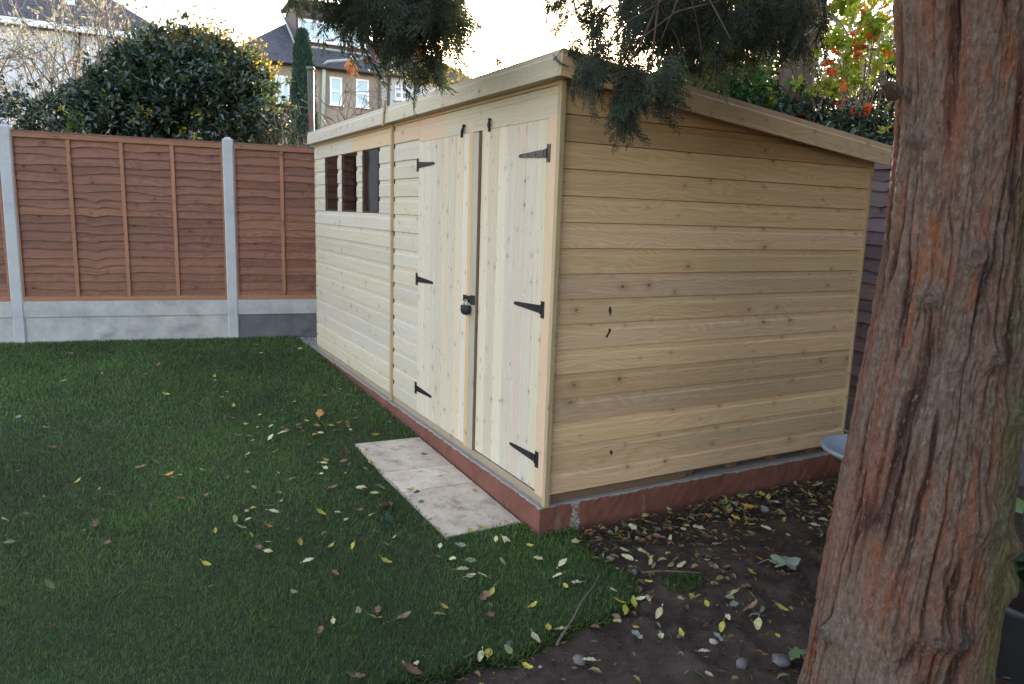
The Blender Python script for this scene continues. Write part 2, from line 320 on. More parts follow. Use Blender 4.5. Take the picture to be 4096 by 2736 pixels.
def npmesh(name, V, Fq, rnd, mat, parent=None, smooth=False, sides=4, extra=None):
    me = bpy.data.meshes.new(name); V = np.asarray(V, np.float32); Fq = np.asarray(Fq, np.int32)
    me.vertices.add(len(V)); me.vertices.foreach_set('co', V.ravel()); me.loops.add(Fq.size); me.loops.foreach_set('vertex_index', Fq.ravel())
    me.polygons.add(len(Fq)); me.polygons.foreach_set('loop_start', np.arange(0, Fq.size, sides, dtype=np.int32)); me.polygons.foreach_set('loop_total', np.full(len(Fq), sides, np.int32))
    if rnd is not None:
        a = me.attributes.new('rnd', 'FLOAT', 'FACE'); a.data.foreach_set('value', np.asarray(rnd, np.float32))
    for k, d in (extra or {}).items():
        a = me.attributes.new(k, 'FLOAT', 'POINT'); a.data.foreach_set('value', np.asarray(d, np.float32))
    if smooth: me.polygons.foreach_set('use_smooth', [True] * len(Fq))
    me.materials.append(M[mat] if isinstance(mat, str) else mat); me.update(calc_edges=True)
    o = bpy.data.objects.new(name, me); COL.objects.link(o)
    if parent: o.parent = parent
    return o

def tag(o, label=None, cat=None, group=None, kind=None):
    if label: o['label'] = label
    if cat: o['category'] = cat
    if group: o['group'] = group
    if kind: o['kind'] = kind
    return o
def thing(name, label, cat, loc=(0, 0, 0), rz=0, group=None):
    o = bpy.data.objects.new(name, None); COL.objects.link(o); o.location = loc; o.rotation_euler = (0, 0, rz); o.empty_display_size = 0.1
    return tag(o, label, cat, group)
def norm(v): v = np.asarray(v, float); return v / (np.linalg.norm(v, axis=-1, keepdims=True) + 1e-9)

def leafcloud(P, D, Nn, L, Wd, fold=0.15):
    # P base points, D directions, Nn face normals (approx), lengths L, widths Wd: one folded six-point leaf each = 2 quads
    D = norm(D); sd_ = norm(np.cross(D, Nn)); up = np.cross(sd_, D); n = len(P); L = np.broadcast_to(L, n)[:, None]; Wd = np.broadcast_to(Wd, n)[:, None]
    b = P; t = P + D * L - up * L * 0.12; m1 = P + D * L * 0.32; m2 = P + D * L * 0.72 
    a1 = m1 + sd_ * Wd * 0.5 + up * Wd * fold; a2 = m2 + sd_ * Wd * 0.42 + up * Wd * fold; c1 = m1 - sd_ * Wd * 0.5 + up * Wd * fold; c2 = m2 - sd_ * Wd * 0.42 + up * Wd * fold
    V = np.stack([b, a1, a2, t, c2, c1], 1).reshape(-1, 3); i = np.arange(n)[:, None] * 6
    F = np.concatenate([i + np.array([0, 1, 2, 3]), i + np.array([0, 3, 4, 5])], 0)
    return V, F
def rdir(n, g=rng):
    v = g.normal(size=(n, 3)); return norm(v)

def tubes_np(segs, sides=4):
    A = np.array([s_[0] for s_ in segs]); B = np.array([s_[1] for s_ in segs]); r0 = np.array([s_[2] for s_ in segs])[:, None]; r1 = np.array([s_[3] for s_ in segs])[:, None]
    t = norm(B - A); ref = np.where(np.abs(t[:, 2:3]) < 0.9, np.array([[0, 0, 1.0]]), np.array([[1.0, 0, 0]])); x = norm(np.cross(t, ref)); y = np.cross(t, x)
    ring0 = []; ring1 = []
    for k in range(sides):
        an = 2 * math.pi * k / sides; d = x * math.cos(an) + y * math.sin(an); ring0.append(A + d * r0); ring1.append(B + d * r1)
    V = np.stack(ring0 + ring1, 1).reshape(-1, 3); i = np.arange(len(A))[:, None] * (2 * sides)
    F = np.concatenate([i + np.array([k, (k + 1) % sides, sides + (k + 1) % sides, sides + k]) for k in range(sides)], 0)
    return V, F
def grow(p, d, L, r, depth, R, segs, tips, spread=0.6, up=0.12, nb=(2, 4), shrink=0.68, wob=0.18):
    p = np.array(p, float); d = norm(d); n = 3
    for i in range(n):
        d = norm(d + R.normal(size=3) * wob + np.array([0, 0, up * 0.4])); q = p + d * L / n
        segs.append((p, q, r * (1 - 0.25 * i / n), r * (1 - 0.25 * (i + 1) / n))); p = q
        if depth > 0 and i > 0:
            for _ in range(R.integers(nb[0], nb[1]) // 2 + (i == n - 1)):
                dd = norm(d + R.normal(size=3) * spread + np.array([0, 0, up])); grow(p, dd, L * shrink * R.uniform(0.7, 1.1), r * 0.58, depth - 1, R, segs, tips, spread, up, nb, shrink, wob)
    tips.append((p, d))

# value noise for displacement
def vnoise(x, y, seed=0):
    xi = np.floor(x).astype(np.int64); yi = np.floor(y).astype(np.int64); fx = x - xi; fy = y - yi; fx = fx * fx * (3 - 2 * fx); fy = fy * fy * (3 - 2 * fy)
    def h(a, b):
        n_ = (a * 374761393 + b * 668265263 + seed * 1442695041) & 0x7fffffff; n_ = ((n_ ^ (n_ >> 13)) * 1274126177) & 0x7fffffff; return ((n_ ^ (n_ >> 16)) & 0xffff) / 65535.0
    return (h(xi, yi) * (1 - fx) + h(xi + 1, yi) * fx) * (1 - fy) + (h(xi, yi + 1) * (1 - fx) + h(xi + 1, yi + 1) * fx) * fy
def fbm(x, y, o=4, seed=0):
    s_ = 0; a = 0.5
    for k in range(o): s_ = s_ + a * vnoise(x * 2 ** k, y * 2 ** k, seed + k); a *= 0.5
    return s_ / (1 - 0.5 ** o)

# ------------------------------------------------------------------ the ground, lawn and grass
LAWN = [(-12, -6.5), (-3.2, -1.7), (-2.4, -1.3), (-1.8, -0.98), (-1.4, -0.83), (-1.09, -0.76), (-.9, -.775), (-.73, -.775), (-.54, -.80), (-.35, -.75), (-.12, -.72), (.01, -.70),
        (.084, -.647), (.13, -.51), (.115, -.38), (.10, -.22), (.15, -.1), (.16, -.028), (-.03, -.028), (-.035, .135), (-.452, .13), (-.47, 1.56), (-.035, 1.53), (-.035, 5.30), (-.70, 5.27), (-2.6, 5.57), (-12, 7.1)]
def inpoly(x, y, P):
    r = np.zeros(len(x), bool); n = len(P)
    for i in range(n):
        x0, y0 = P[i]; x1, y1 = P[(i + 1) % n]; c = ((y0 > y) != (y1 > y)) & (x < (x1 - x0) * (y - y0) / (y1 - y0 + 1e-12) + x0); r ^= c
    return r
def refine(P, a, b, step=0.045, amp=0.018):
    out = []
    for i in range(len(P)):
        p, q = np.array(P[i]), np.array(P[(i + 1) % len(P)]); out.append(tuple(p))
        if a <= i < b:
            k = int(np.linalg.norm(q - p) / step)
            for j in range(1, k): out.append(tuple(p + (q - p) * j / k + rng.normal(size=2) * amp))
    return out
LAWN = refine(LAWN, 2, 17)
gx = np.unique(np.round(np.concatenate([[-600, -200, -60, -25], np.arange(-12, -2.4, 1.0), np.arange(-2.4, 3.6, 0.022), np.arange(3.8, 12, 0.8), [20, 60, 200, 600]]), 4))
gy = np.unique(np.round(np.concatenate([[-600, -200, -60, -20], np.arange(-10, -2.4, 0.8), np.arange(-2.4, 1.6, 0.022), np.arange(1.7, 12, 0.6), [20, 40, 80, 200, 600]]), 4))
X, Y = np.meshgrid(gx, gy, indexing='ij'); Z = gz(X, Y) - 0.028
inl = inpoly(X.ravel(), Y.ravel(), LAWN).reshape(X.shape)
fine = (X > -2.4) & (X < 3.5) & (Y > -2.4) & (Y < 1.55)
clod = np.clip(fbm(X * 11, Y * 11, 4, 3) - 0.5, 0, 1) * 0.07 + np.clip(fbm(X * 30, Y * 30, 3, 9) - 0.52, 0, 1) * 0.05 + (fbm(X * 1.6, Y * 1.6, 2, 5) - 0.5) * 0.05
Z = Z + np.where(fine & ~inl, clod, 0) - np.where(inl, 0.03, 0)
Z = np.where((X > -0.2) & (X < 2.4) & (Y > -0.02), np.minimum(Z, gz(X, Y) - 0.05), Z)
idx = np.arange(X.size).reshape(X.shape)
F = np.stack([idx[:-1, :-1], idx[1:, :-1], idx[1:, 1:], idx[:-1, 1:]], -1).reshape(-1, 4)
tag(npmesh('ground', np.stack([X, Y, Z], -1).reshape(-1, 3), F, None, 'soil', smooth=True), 'bare brown soil strewn with leaves beyond the lawn', 'ground', kind='structure')
mb = MB(); n = len(LAWN)
top = [(x, y, gz(x, y) - 0.004) for x, y in LAWN]; bot = [(x, y, gz(x, y) - 0.07) for x, y in LAWN]
mb.add(top + bot, [list(range(n))] + [[(i + 1) % n, i, n + i, n + (i + 1) % n] for i in range(n)])
tag(mb.build('lawn', 'turf'), 'dark green mown lawn in front of the shed', 'lawn', kind='structure')

def blades(x0, x1, y0, y1, dens, h, wd, dmin, dmax):
    n = int((x1 - x0) * (y1 - y0) * dens); x = rng.uniform(x0, x1, n); y = rng.uniform(y0, y1, n)
    d = np.hypot(x - CAM[0], y - CAM[1]); rel = np.stack([x - CAM[0], y - CAM[1], gz(x, y) - CAM[2]], -1)
    fz = rel @ CF; sx = (rel @ CR) / fz * FPX + 2048; sy = 1368 - (rel @ CU) / fz * FPX
    k = (d >= dmin) & (d < dmax) & (sx > -150) & (sx < 2700) & (sy < 3000) & inpoly(x, y, LAWN); x, y = x[k], y[k]; n = len(x)
    z = gz(x, y) - 0.004; hh = h * rng.uniform(0.45, 1.15, n) * (0.75 + 0.5 * fbm(x * 2.5, y * 2.5, 3, 21)); an = rng.uniform(0, 2 * np.pi, n); lean = rng.uniform(0.1, 1.25, n) * hh
    P = np.stack([x, y, z], -1); dx = np.stack([np.cos(an), np.sin(an), 0 * an], -1); sx_ = np.stack([-np.sin(an), np.cos(an), 0 * an], -1) * (wd * rng.uniform(0.6, 1.3, n))[:, None] * 0.5
    m1 = P + dx * (lean * 0.35)[:, None] + np.array([0, 0, 1]) * (hh * 0.62)[:, None]; t = P + dx * lean[:, None] + np.array([0, 0, 1]) * (hh * 0.9)[:, None]
    V = np.stack([P - sx_, P + sx_, m1 + sx_ * 0.8, m1 - sx_ * 0.8, t + sx_ * 0.15, t - sx_ * 0.15], 1).reshape(-1, 3); i = np.arange(n)[:, None] * 6
    F = np.concatenate([i + np.array([0, 1, 2, 3]), i + np.array([3, 2, 4, 5])], 0); r = rng.random(n); return V, F, np.concatenate([r, r])
parts = [blades(-3.6, 0.2, -1.6, 1.6, 26000, 0.020, 0.0018, 0, 3.3), blades(-5, 0.2, -1.2, 3.2, 13000, 0.024, 0.0030, 3.3, 5.2), blades(-7.5, 0.1, 0.5, 6.5, 6500, 0.025, 0.0045, 5.2, 12)]
# a torn tuft left on the soil, and ragged long blades along the turf edge and the slab
def merge(parts):
    Vs, Fs, Rs, o = [], [], [], 0
    for V, F, R in parts: Vs.append(V); Fs.append(F + o); Rs.append(R); o += len(V)
    return np.concatenate(Vs), np.concatenate(Fs), np.concatenate(Rs)
def fringe(n, i0, P, xmin):
    P = np.array(P); k = [i for i in range(len(P)) if P[i][0] > xmin and P[i][1] < 1.6]; ii = rng.choice(k, n); t = rng.random((n, 1)); Q = P[ii] * (1 - t) + P[(ii + 1) % len(P)] * t + rng.normal(size=(n, 2)) * .016
    keep = ~((Q[:, 0] > -.47) & (Q[:, 1] > .14)) & ~((Q[:, 0] > -.03) & (Q[:, 1] > -.02)); Q = Q[keep]; n = len(Q); B_ = np.stack([Q[:, 0], Q[:, 1], gz(Q[:, 0], Q[:, 1]) - .022], -1); D = norm(np.stack([rng.normal(size=n) * .8, rng.normal(size=n) * .8 - .25, np.abs(rng.normal(size=n)) * .6 + .25], -1)); V, F = leafcloud(B_, D, rdir(n), rng.uniform(.018, .055, n), .0026, 0.0); return V, F, np.tile(rng.random(n), 2)
parts.append(fringe(5200, 0, LAWN, -3.0))
V, F, R = merge(parts)
tag(npmesh('grass', V, F, R, 'grass'), 'short dark green grass blades covering the lawn', 'grass', kind='stuff')
def tuft(cx, cy, rad, n, h):
    a = rng.uniform(0, 2 * np.pi, n); q = rad * np.sqrt(rng.random(n)); x = cx + q * np.cos(a); y = cy + q * np.sin(a) * 0.6; z = gz(x, y) - 0.02
    P = np.stack([x, y, z], -1); D = norm(np.stack([rng.normal(size=n) * .5, rng.normal(size=n) * .5, np.ones(n)], -1))
    return leafcloud(P, D, rdir(n), rng.uniform(.5, 1, n) * h, 0.003, 0.0)
p = at_g(2730, 2320); V, F = tuft(p[0], p[1], 0.11, 700, 0.035)
tag(npmesh('grass_tuft', V, F, rng.random(len(F)), 'grass'), 'small torn tuft of grass on the bare soil right of the lawn edge', 'grass tuft')

# ------------------------------------------------------------------ concrete base and paving
def slab():
    x0, x1, y0, y1 = -0.022, 2.25, -0.02, 4.62; mb = MB(); R = np.random.default_rng(3)
    def wall(p, q, nx, ny, k):
        vs = []; rows = 6
        for i in range(k + 1):
            b = np.array(p) + (np.array(q) - np.array(p)) * i / k
            for j in range(rows):
                t = j / (rows - 1); z = gz(b[0], b[1]) - 0.08 + t * (-0.052 - gz(b[0], b[1]) + 0.08); e = (R.random() - .5) * 0.004 - (0.006 * R.random() if j == rows - 1 else 0)
                if i in (0, k): e = 0
                vs.append((b[0] + nx * e, b[1] + ny * e, z + (R.random() * 0.004 if j == rows - 1 and 0 < i < k else 0)))
        fs = [[i * rows + j, (i + 1) * rows + j, (i + 1) * rows + j + 1, i * rows + j + 1] for i in range(k) for j in range(rows - 1)]
        mb.add(vs, fs); return [vs[i * rows + rows - 1] for i in range(k + 1)]
    a = wall((x0, y1), (x0, y0), -1, 0, 120); b = wall((x0, y0), (x1, y0), 0, -1, 60); c = wall((x1, y0), (x1, y1), 1, 0, 30); d = wall((x1, y1), (x0, y1), 0, 1, 20)
    ring = a[:-1] + b[:-1] + c[:-1] + d[:-1]; inner = [(x0 + .05 if x < 1 else x1 - .05, min(max(y, y0 + .05), y1 - .05), -0.051) if (abs(x - x0) < .02 or abs(x - x1) < .02) else (min(max(x, x0 + .05), x1 - .05), y0 + .05 if y < 1 else y1 - .05, -0.051) for x, y, z in ring]
    n = len(ring); mb.add(ring + inner, [[i, (i + 1) % n, n + (i + 1) % n, n + i] for i in range(n)]); mb.add(inner, [list(range(n))])
    return mb.build('concrete_plinth', 'slab')
tag(slab(), 'red painted concrete base slab with chipped pale edge under the wooden shed', 'plinth')
mb = MB(); mb.box((-0.05, 4.625, -0.25), (0.0, 5.2, -0.048))
tag(mb.build('edging_kerb', 'slab'), 'short red edging kerb between the far end of the shed and the concrete fence', 'kerb')
pv = [((-.475, 1.03), (-.035, 1.005), (-.035, 1.53), (-.47, 1.56)), ((-.468, .712), (-.035, .703), (-.035, .998), (-.475, 1.023)), ((-.452, .13), (-.035, .138), (-.035, .696), (-.468, .705))]
lb = ['pale sandstone paving slab farthest from the corner of the shed', 'narrow middle slab of the three pale paving slabs at the shed doors', 'largest and nearest pale sandstone paving slab below the right-hand shed door']
for P, l_ in zip(pv, lb):
    mb = MB(); k = 14; vs = []; P = [np.array(p_) for p_ in P]
    for i in range(k + 1):
        for j in range(k + 1):
            q = (P[0] * (1 - i / k) + P[1] * (i / k)) * (1 - j / k) + (P[3] * (1 - i / k) + P[2] * (i / k)) * (j / k)
            e = min(i, k - i, j, k - j) == 0; vs.append((q[0], q[1], gz(q[0], q[1]) + 0.004 + (random.random() - .5) * 0.002 - (0.003 if e else 0)))
    fs = [[i * (k + 1) + j, (i + 1) * (k + 1) + j, (i + 1) * (k + 1) + j + 1, i * (k + 1) + j + 1] for i in range(k) for j in range(k)]
    rim = [i * (k + 1) for i in range(k + 1)] + [k * (k + 1) + j for j in range(1, k + 1)] + [i * (k + 1) + k for i in range(k - 1, -1, -1)] + [j for j in range(k - 1, 0, -1)]
    b0 = len(vs); vs += [(vs[i][0], vs[i][1], vs[i][2] - 0.04) for i in rim]; nr = len(rim)
    fs += [[rim[i], b0 + i, b0 + (i + 1) % nr, rim[(i + 1) % nr]] for i in range(nr)]
    tag(mb.add(vs, fs).build('paving_slab', 'pave'), l_, 'paving slab', 'paving slabs at the shed doors')

# gravel behind the shed and at its far end
def pebbles(name, pts, smin, smax, mat, label, cat, kind='stuff', zo=-0.02):
    ico = [(0, 0, 1), (.89, 0, .45), (.28, .85, .45), (-.72, .53, .45), (-.72, -.53, .45), (.28, -.85, .45), (.72, .53, -.45), (-.28, .85, -.45), (-.89, 0, -.45), (-.28, -.85, -.45), (.72, -.53, -.45), (0, 0, -1)]
    T = [(0, 1, 2), (0, 2, 3), (0, 3, 4), (0, 4, 5), (0, 5, 1), (1, 6, 2), (2, 7, 3), (3, 8, 4), (4, 9, 5), (5, 10, 1), (2, 6, 7), (3, 7, 8), (4, 8, 9), (5, 9, 10), (1, 10, 6), (11, 7, 6), (11, 8, 7), (11, 9, 8), (11, 10, 9), (11, 6, 10)]
    V = []; F = []; R = []
    for (x, y) in pts:
        s_ = random.uniform(smin, smax); A = np.array(ico) * (1 + rng.normal(size=(12, 1)) * 0.14) * s_ * np.array([1, random.uniform(.6, 1), random.uniform(.4, .7)])
        an = random.uniform(0, 6.3); c, s2 = math.cos(an), math.sin(an); A = A @ np.array([[c, s2, 0], [-s2, c, 0], [0, 0, 1]]); b = len(V)
        V += [tuple(a + np.array([x, y, gz(x, y) + zo + s_ * .2])) for a in A]; F += [[b + i for i in t] for t in T]; R += [random.random()] * 20
    return tag(npmesh(name, V, F, R, mat, sides=3), label, cat, kind=kind)
pts = [(random.uniform(2.27, 3.1), random.uniform(-0.2, 1.6)) for _ in range(900)] + [(random.uniform(-0.0, 0.7), random.uniform(4.64, 5.1)) for _ in range(500)]
pebbles('gravel', pts, 0.010, 0.022, 'gravel', 'loose pale gravel in the gaps between the shed and the fences', 'gravel')

# ------------------------------------------------------------------ the shed
def nail(mb_, y_or_x, z, front, r=.0028, x=-.0006):
    vs = []
    for i in range(6):
        a = math.pi * i / 3; p = (y_or_x + r * math.cos(a), z + r * math.sin(a)); vs.append((x, p[0], p[1]) if front else (p[0], x, p[1]))
    f = [list(range(6))]; mb_.add(vs, [f[0][::-1]] if front else f, None, .3, -1.0)
B = 0.12
ROOF = lambda x: 2.043 - 0.110 * (x + 0.045)
SHIP = lambda w_=B - 0.0022, t=0.013: [(0, 0), (0, t), (w_ * .70, t), (w_ * .775, t - .0075), (w_, t - .0085), (w_, 0)]
def ship(mb, o, a, L, n, w_=B - 0.0022, warm=0.0, r=None, u0=None, v0=None):
    a = np.array(a, float); n = np.array(n, float); o = np.array(o, float) - n * 0.013
    mb.prism(o, a, (0, 0, 1), n, L, SHIP(w_), r, warm, u0, v0)
shed = thing('shed', 'large pale wooden shed with sloping roof and double doors at the end of the lawn', 'shed', (0, 0, 0))
# front cladding (faces -x); boards run along +y
fw = MB(); NX = (-1, 0, 0); NY = (0, -1, 0)
def fboard(i, y0, y1, warm=0.0, w_=None, r=None): ship(fw, (0, y0, i * B), (0, 1, 0), y1 - y0, NX, w_ or B - 0.0022, warm, r, random.uniform(0, 60), random.uniform(0, 60))
for i in range(15):
    if 11 <= i <= 14:
        r = random.random()
        for y0, y1 in ((4.03, 4.395), (3.478, 3.598), (2.893, 3.038), (2.176, 2.472)): fboard(i, y0, y1, 0, None, r * .6 + random.random() * .4)
    else: fboard(i, 2.176, 4.395)
    fboard(i, 1.668, 2.149)
for (y0, y1, wm) in ((3.16, 4.395, 0.05), (2.176, 3.16, .85), (1.668, 2.149, .8)): fboard(15, y0, y1, wm)
for (y0, y1, wm) in ((1.25, 1.666, .8), (-0.01, 1.25, 0.0)): ship(fw, (0, y0, 1.781), (0, 1, 0), y1 - y0, NX, .1368, wm)
for (y0, y1, wm) in ((3.3, 4.395, 0.55), (2.176, 3.3, .8), (1.25, 2.149, .8), (-0.01, 1.25, .62)): fboard(16, y0, y1, wm)
bk = MB()   # framing behind the cladding, with the window and door openings left open
for lo, hi in (((.0145, 2.14, -.04), (.05, 4.39, 1.322)), ((.0145, 2.14, 1.802), (.05, 4.39, 1.99)), ((.0145, 4.032, 1.323), (.05, 4.39, 1.801)), ((.0145, 3.48, 1.323), (.05, 3.596, 1.801)), ((.0145, 2.895, 1.323), (.05, 3.036, 1.801)), ((.0145, 1.69, 1.323), (.05, 2.47, 1.801)), ((.0145, 1.69, -.04), (.05, 2.139, 1.322)), ((.0145, .012, 1.79), (.05, 2.139, 1.99)), ((.0145, .012, -.04), (.05, .062, 1.789))):
    bk.box(lo, hi)
bk.build('wall_framing', 'dark', shed)
gw = MB()
for i in range(17):
    xc = -0.045 + (2.043 - 0.012 - (i + 1) * B) / 0.110; x1 = min(2.176, xc)
    u0, v0, r, wm = random.uniform(0, 60), random.uniform(0, 60), random.random(), random.random() * .12
    if x1 > 0.1:
        if x1 < 2.176 and i < 16: wm = 0.15 if i != 14 else 0.3
        ship(gw, (.017, 0, i * B), (1, 0, 0), x1 - .017, NY, B - 0.0022, wm, r, u0, v0)
    if xc < 2.176:
        xs = max(x1, 0.017); ship(gw, (xs, 0, i * B), (1, 0, 0), max(0.02, min(2.176, xs + 0.55) - xs), NY, 0.055, wm, r, u0 + xs, v0)
mb = MB(); mb.prism((.055, .048, 0), (1, 0, 0), (0, 0, 1), (0, -1, 0), 2.1, [(-.0, 0), (-.0, .033), (1.75, .033), (1.75, 0)]); mb.build('gable_framing', 'dark', shed)
mb = MB(); mb.box((2.13, .05, -.04), (2.176, 4.39, 1.77)); mb.build('rear_wall', 'dark', shed)
mb = MB(); mb.box((.051, 4.35, -.04), (2.129, 4.392, 1.77)); mb.build('end_wall', 'dark', shed)
mb = MB(); mb.box((.051, .05, -.012), (2.129, 4.349, .006)); mb.build('floor', 'trim', shed)
mb = MB(); mb.board((-.004, -.038, -.045), (0, 0, 1), (0, 1, 0), (-1, 0, 0), 2.0, .027, .004); mb.board((.016, -.038, -.045), (0, 0, 1), (0, 1, 0), (-1, 0, 0), 2.0, .038, .020); mb.build('corner_post', 'trim', shed)
mb = MB(); mb.box((2.1765, -.012, .0), (2.190, .03, 1.75)); mb.build('corner_trim', 'trim', shed)
mb = MB(); mb.box((.0, 4.396, 0), (.045, 4.408, 1.96)); mb.build('corner_trim', 'trim', shed)
mb = MB(); mb.board((0, -.010, -.004), (0, 0, 1), (0, 1, 0), NX, 1.786, .074, .007, cham=.002); mb.build('door_frame', 'pink', shed)
mb = MB(); mb.board((0.0, 2.150, -.04), (0, 0, 1), (0, 1, 0), NX, 1.985, .025, .018); mb.build('cover_strip', 'trim', shed)
# bearers between cladding and slab
mb = MB(); mb.box((.006, .0, -.049), (.05, 4.38, -.0415)); mb.box((.006, .0, -.0410), (.05, 4.38, -.004)); mb.build('front_bearer', 'bearer_front', shed)
mb = MB()
for k, x in enumerate((.02, .33, .64, .95, 1.28, 1.62, 1.95, 2.13)):
    mb.box((x, .034, -.049), (x + .045, .6, -.004))
mb.box((.03, .014, -.0485), (.93, .032, -.006)); mb.box((.03, .075, -.047), (2.15, .12, -.006)); mb.build('floor_joist', 'bearer', shed)
# fascias, shiplap section like the walls
mb = MB(); o = np.array([-.048, -.094, 1.936]); 
mb.prism(o, (0, 1, 0), (0, 0, 1), NX, 2.20, [(0, 0), (0, .015), (.078, .015), (.086, .009), (.109, .008), (.109, 0)]); mb.prism(o + np.array([0, 2.204, 0]), (0, 1, 0), (0, 0, 1), NX, 2.312, [(0, 0), (0, .015), (.078, .015), (.086, .009), (.109, .008), (.109, 0)])
ff = mb.build('front_fascia', 'front', shed)
mb = MB(); mb.board((-.064, 2.172, 1.918), norm((0, -.30, 1)), norm((0, 1, .30)), NX, .175, .022, .012); mb.build('joint_strip', 'trim', ff)
mb = MB(); sl = norm((1, 0, -.110)); mb.prism((-.0635, -.095, 1.935), sl, norm((.110, 0, 1)), (0, -1, 0), 2.262, [(0, 0), (0, .016), (.080, .016), (.088, .010), (.114, .009), (.114, 0)], u0=11.0, v0=3.0); mb.build('side_fascia', 'gable', shed)
mb = MB(); mb.prism((-.047, -.094, 2.018), sl, norm((.110, 0, 1)), (0, 1, 0), 2.25, [(0, 0), (.024, 0), (.024, 4.50), (0, 4.50)]); mb.build('roof', 'felt', shed)
mb = MB(); mb.box((-.047, -.075, 1.935), (-.001, 4.39, 1.939)); mb.build('soffit', 'trim', shed)
# windows
for k, (y0, y1) in enumerate(((3.598, 4.03), (3.038, 3.478), (2.472, 2.893))):
    mb = MB(); z0, z1 = 1.3225, 1.8005
    mb.box((.004, y0 + .0005, z0), (.022, y0 + .008, z1)); mb.box((.004, y1 - .008, z0), (.022, y1 - .0005, z1)); mb.box((.004, y0 + .0085, z0), (.022, y1 - .0085, z0 + .008)); mb.box((.004, y0 + .0085, z1 - .008), (.022, y1 - .0085, z1))
    wf = mb.build('window', 'dark', shed)
    mb = MB(); sk = .010 if k == 2 else .002; ya, yb, za, zb_ = y0 + .0082, y1 - .0082, z0 + .0082, z1 - .0082
    mb.add([(.009, ya, za), (.009 + sk, yb, za), (.009 + sk, yb, zb_), (.009, ya, zb_), (.012, ya, za), (.012 + sk, yb, za), (.012 + sk, yb, zb_), (.012, ya, zb_)], [[0, 3, 2, 1], [4, 5, 6, 7], [0, 1, 5, 4], [1, 2, 6, 5], [2, 3, 7, 6], [3, 0, 4, 7]]); mb.build('pane', 'glass', wf)
# doors: vertical tongue-and-groove boards
def door(y0, y1, z0, z1, widths, name_label, first_pale=False, warmidx=()):
    mb = MB(); y = y0; tot = sum(widths); k = (y1 - y0) / tot
    for q, wd in enumerate(widths):
        w_ = wd * k; prof = [(0.0006, -.03), (0.0006, .001), (.006, .0055), (w_ - .006, .0055), (w_ - .0006, .001), (w_ - .0006, -.03)]
        mb.prism((0, y, z0), (0, 0, 1), (0, 1, 0), NX, z1 - z0, prof, r=random.random(), warm=.35 if q in warmidx else random.random() * .12); y += w_
    y = y0
    for q, wd in enumerate(widths):
        for zz in (z0 + .12, z0 + .50, z0 + .90, z0 + 1.28, z0 + 1.62):
            for dy in (.25, .7):
                if random.random() < .85: nail(mb, y + wd * k * dy + random.gauss(0, .005), zz + random.gauss(0, .015), True, .0026, -.0062)
        y += wd * k
    d = mb.build('door', 'door', shed); tag(d, name_label); return d
rd = door(.066, .750, .012, 1.778, [.09, .105, .095, .10, .098, .102, .094], 'right-hand door of the shed', warmidx=(2, 5))
ld = door(.884, 1.664, .004, 1.778, [.095, .098, .10, .096, .10, .09, .1, .105], 'left-hand door of the shed', warmidx=(1, 3))
mb = MB(); mb.board((-.0055, .826, .006), (0, 0, 1), (0, 1, 0), NX, 1.770, .042, .0155); mb.build('edge_lath', 'orange', ld)
mb = MB(); mb.board((-.0055, .752, .008), (0, 0, 1), (0, 1, 0), NX, 1.764, .072, .016, cham=.002); mb.build('meeting_strip', 'grey', ld)
mb = MB(); mb.box((-.0212, .7488, .008), (.004, .7517, 1.770)); mb.build('shaded_wet_side', 'bearer', ld)  # dark board stands in for shade and wet on the meeting strip's side
def hinge(door_, yp, zc, sgn, x=-.0062):
    # plate on the frame, long tapering strap on the door, sgn = direction of the strap along y
    mb = MB(); h = .040
    a, b = (yp - .015, yp + .015)
    mb.board((x, a, zc - h), (0, 0, 1), (0, 1, 0), NX, 2 * h, b - a, .004, cham=.001)
    s0 = yp + sgn * .0155; L = .262; P = [(s0, zc - .020), (s0 + sgn * L * .96, zc - .0085), (s0 + sgn * L, zc - .004), (s0 + sgn * L, zc + .004), (s0 + sgn * L * .96, zc + .0085), (s0, zc + .020)]
    vs = [(x - .0032, p[0], p[1]) for p in P] + [(x + .0006, p[0], p[1]) for p in P]; fs = [list(range(6)), list(range(6, 12))[::-1]] + [[i, (i + 1) % 6, 6 + (i + 1) % 6, 6 + i] for i in range(6)]
    mb.add(vs, fs); mb.tube([(x - .005, s0 - sgn * .003, zc - .022), (x - .005, s0 - sgn * .003, zc + .022)], .0052, 8)
    for (yy, zz) in [(yp, zc - .028), (yp, zc - .006), (yp, zc + .028), (s0 + sgn * .03, zc + .008), (s0 + sgn * .03, zc - .008), (s0 + sgn * .10, zc), (s0 + sgn * .17, zc), (s0 + sgn * .24, zc)]:
        mb.tube([(x - .0032, yy, zz), (x - .0058, yy, zz)], .0042, 8)
    mb.build('hinge', 'iron', door_)
for z in (1.625, .908, .172): hinge(rd, .052, z, 1, -.0072)
for z in (1.637, .904, .166): hinge(ld, 1.674, z, -1, -.0062)
def turn(y, z, tilt):
    mb = MB(); pts = []; rad = []
    for i in range(15):
        t = i / 14; pts.append((-.009 - .004 * math.sin(t * math.pi), y + tilt * (t - .5), z + .066 * (t - .5))); rad.append(.0062 + .0038 * abs(math.cos(t * math.pi * 2)) * (1 if i not in (0, 14) else .6))
    mb.tube(pts, rad, 8); mb.build('turn_button', 'iron', shed, smooth=True)
turn(.985, 1.796, -.028); turn(.655, 1.800, .002)
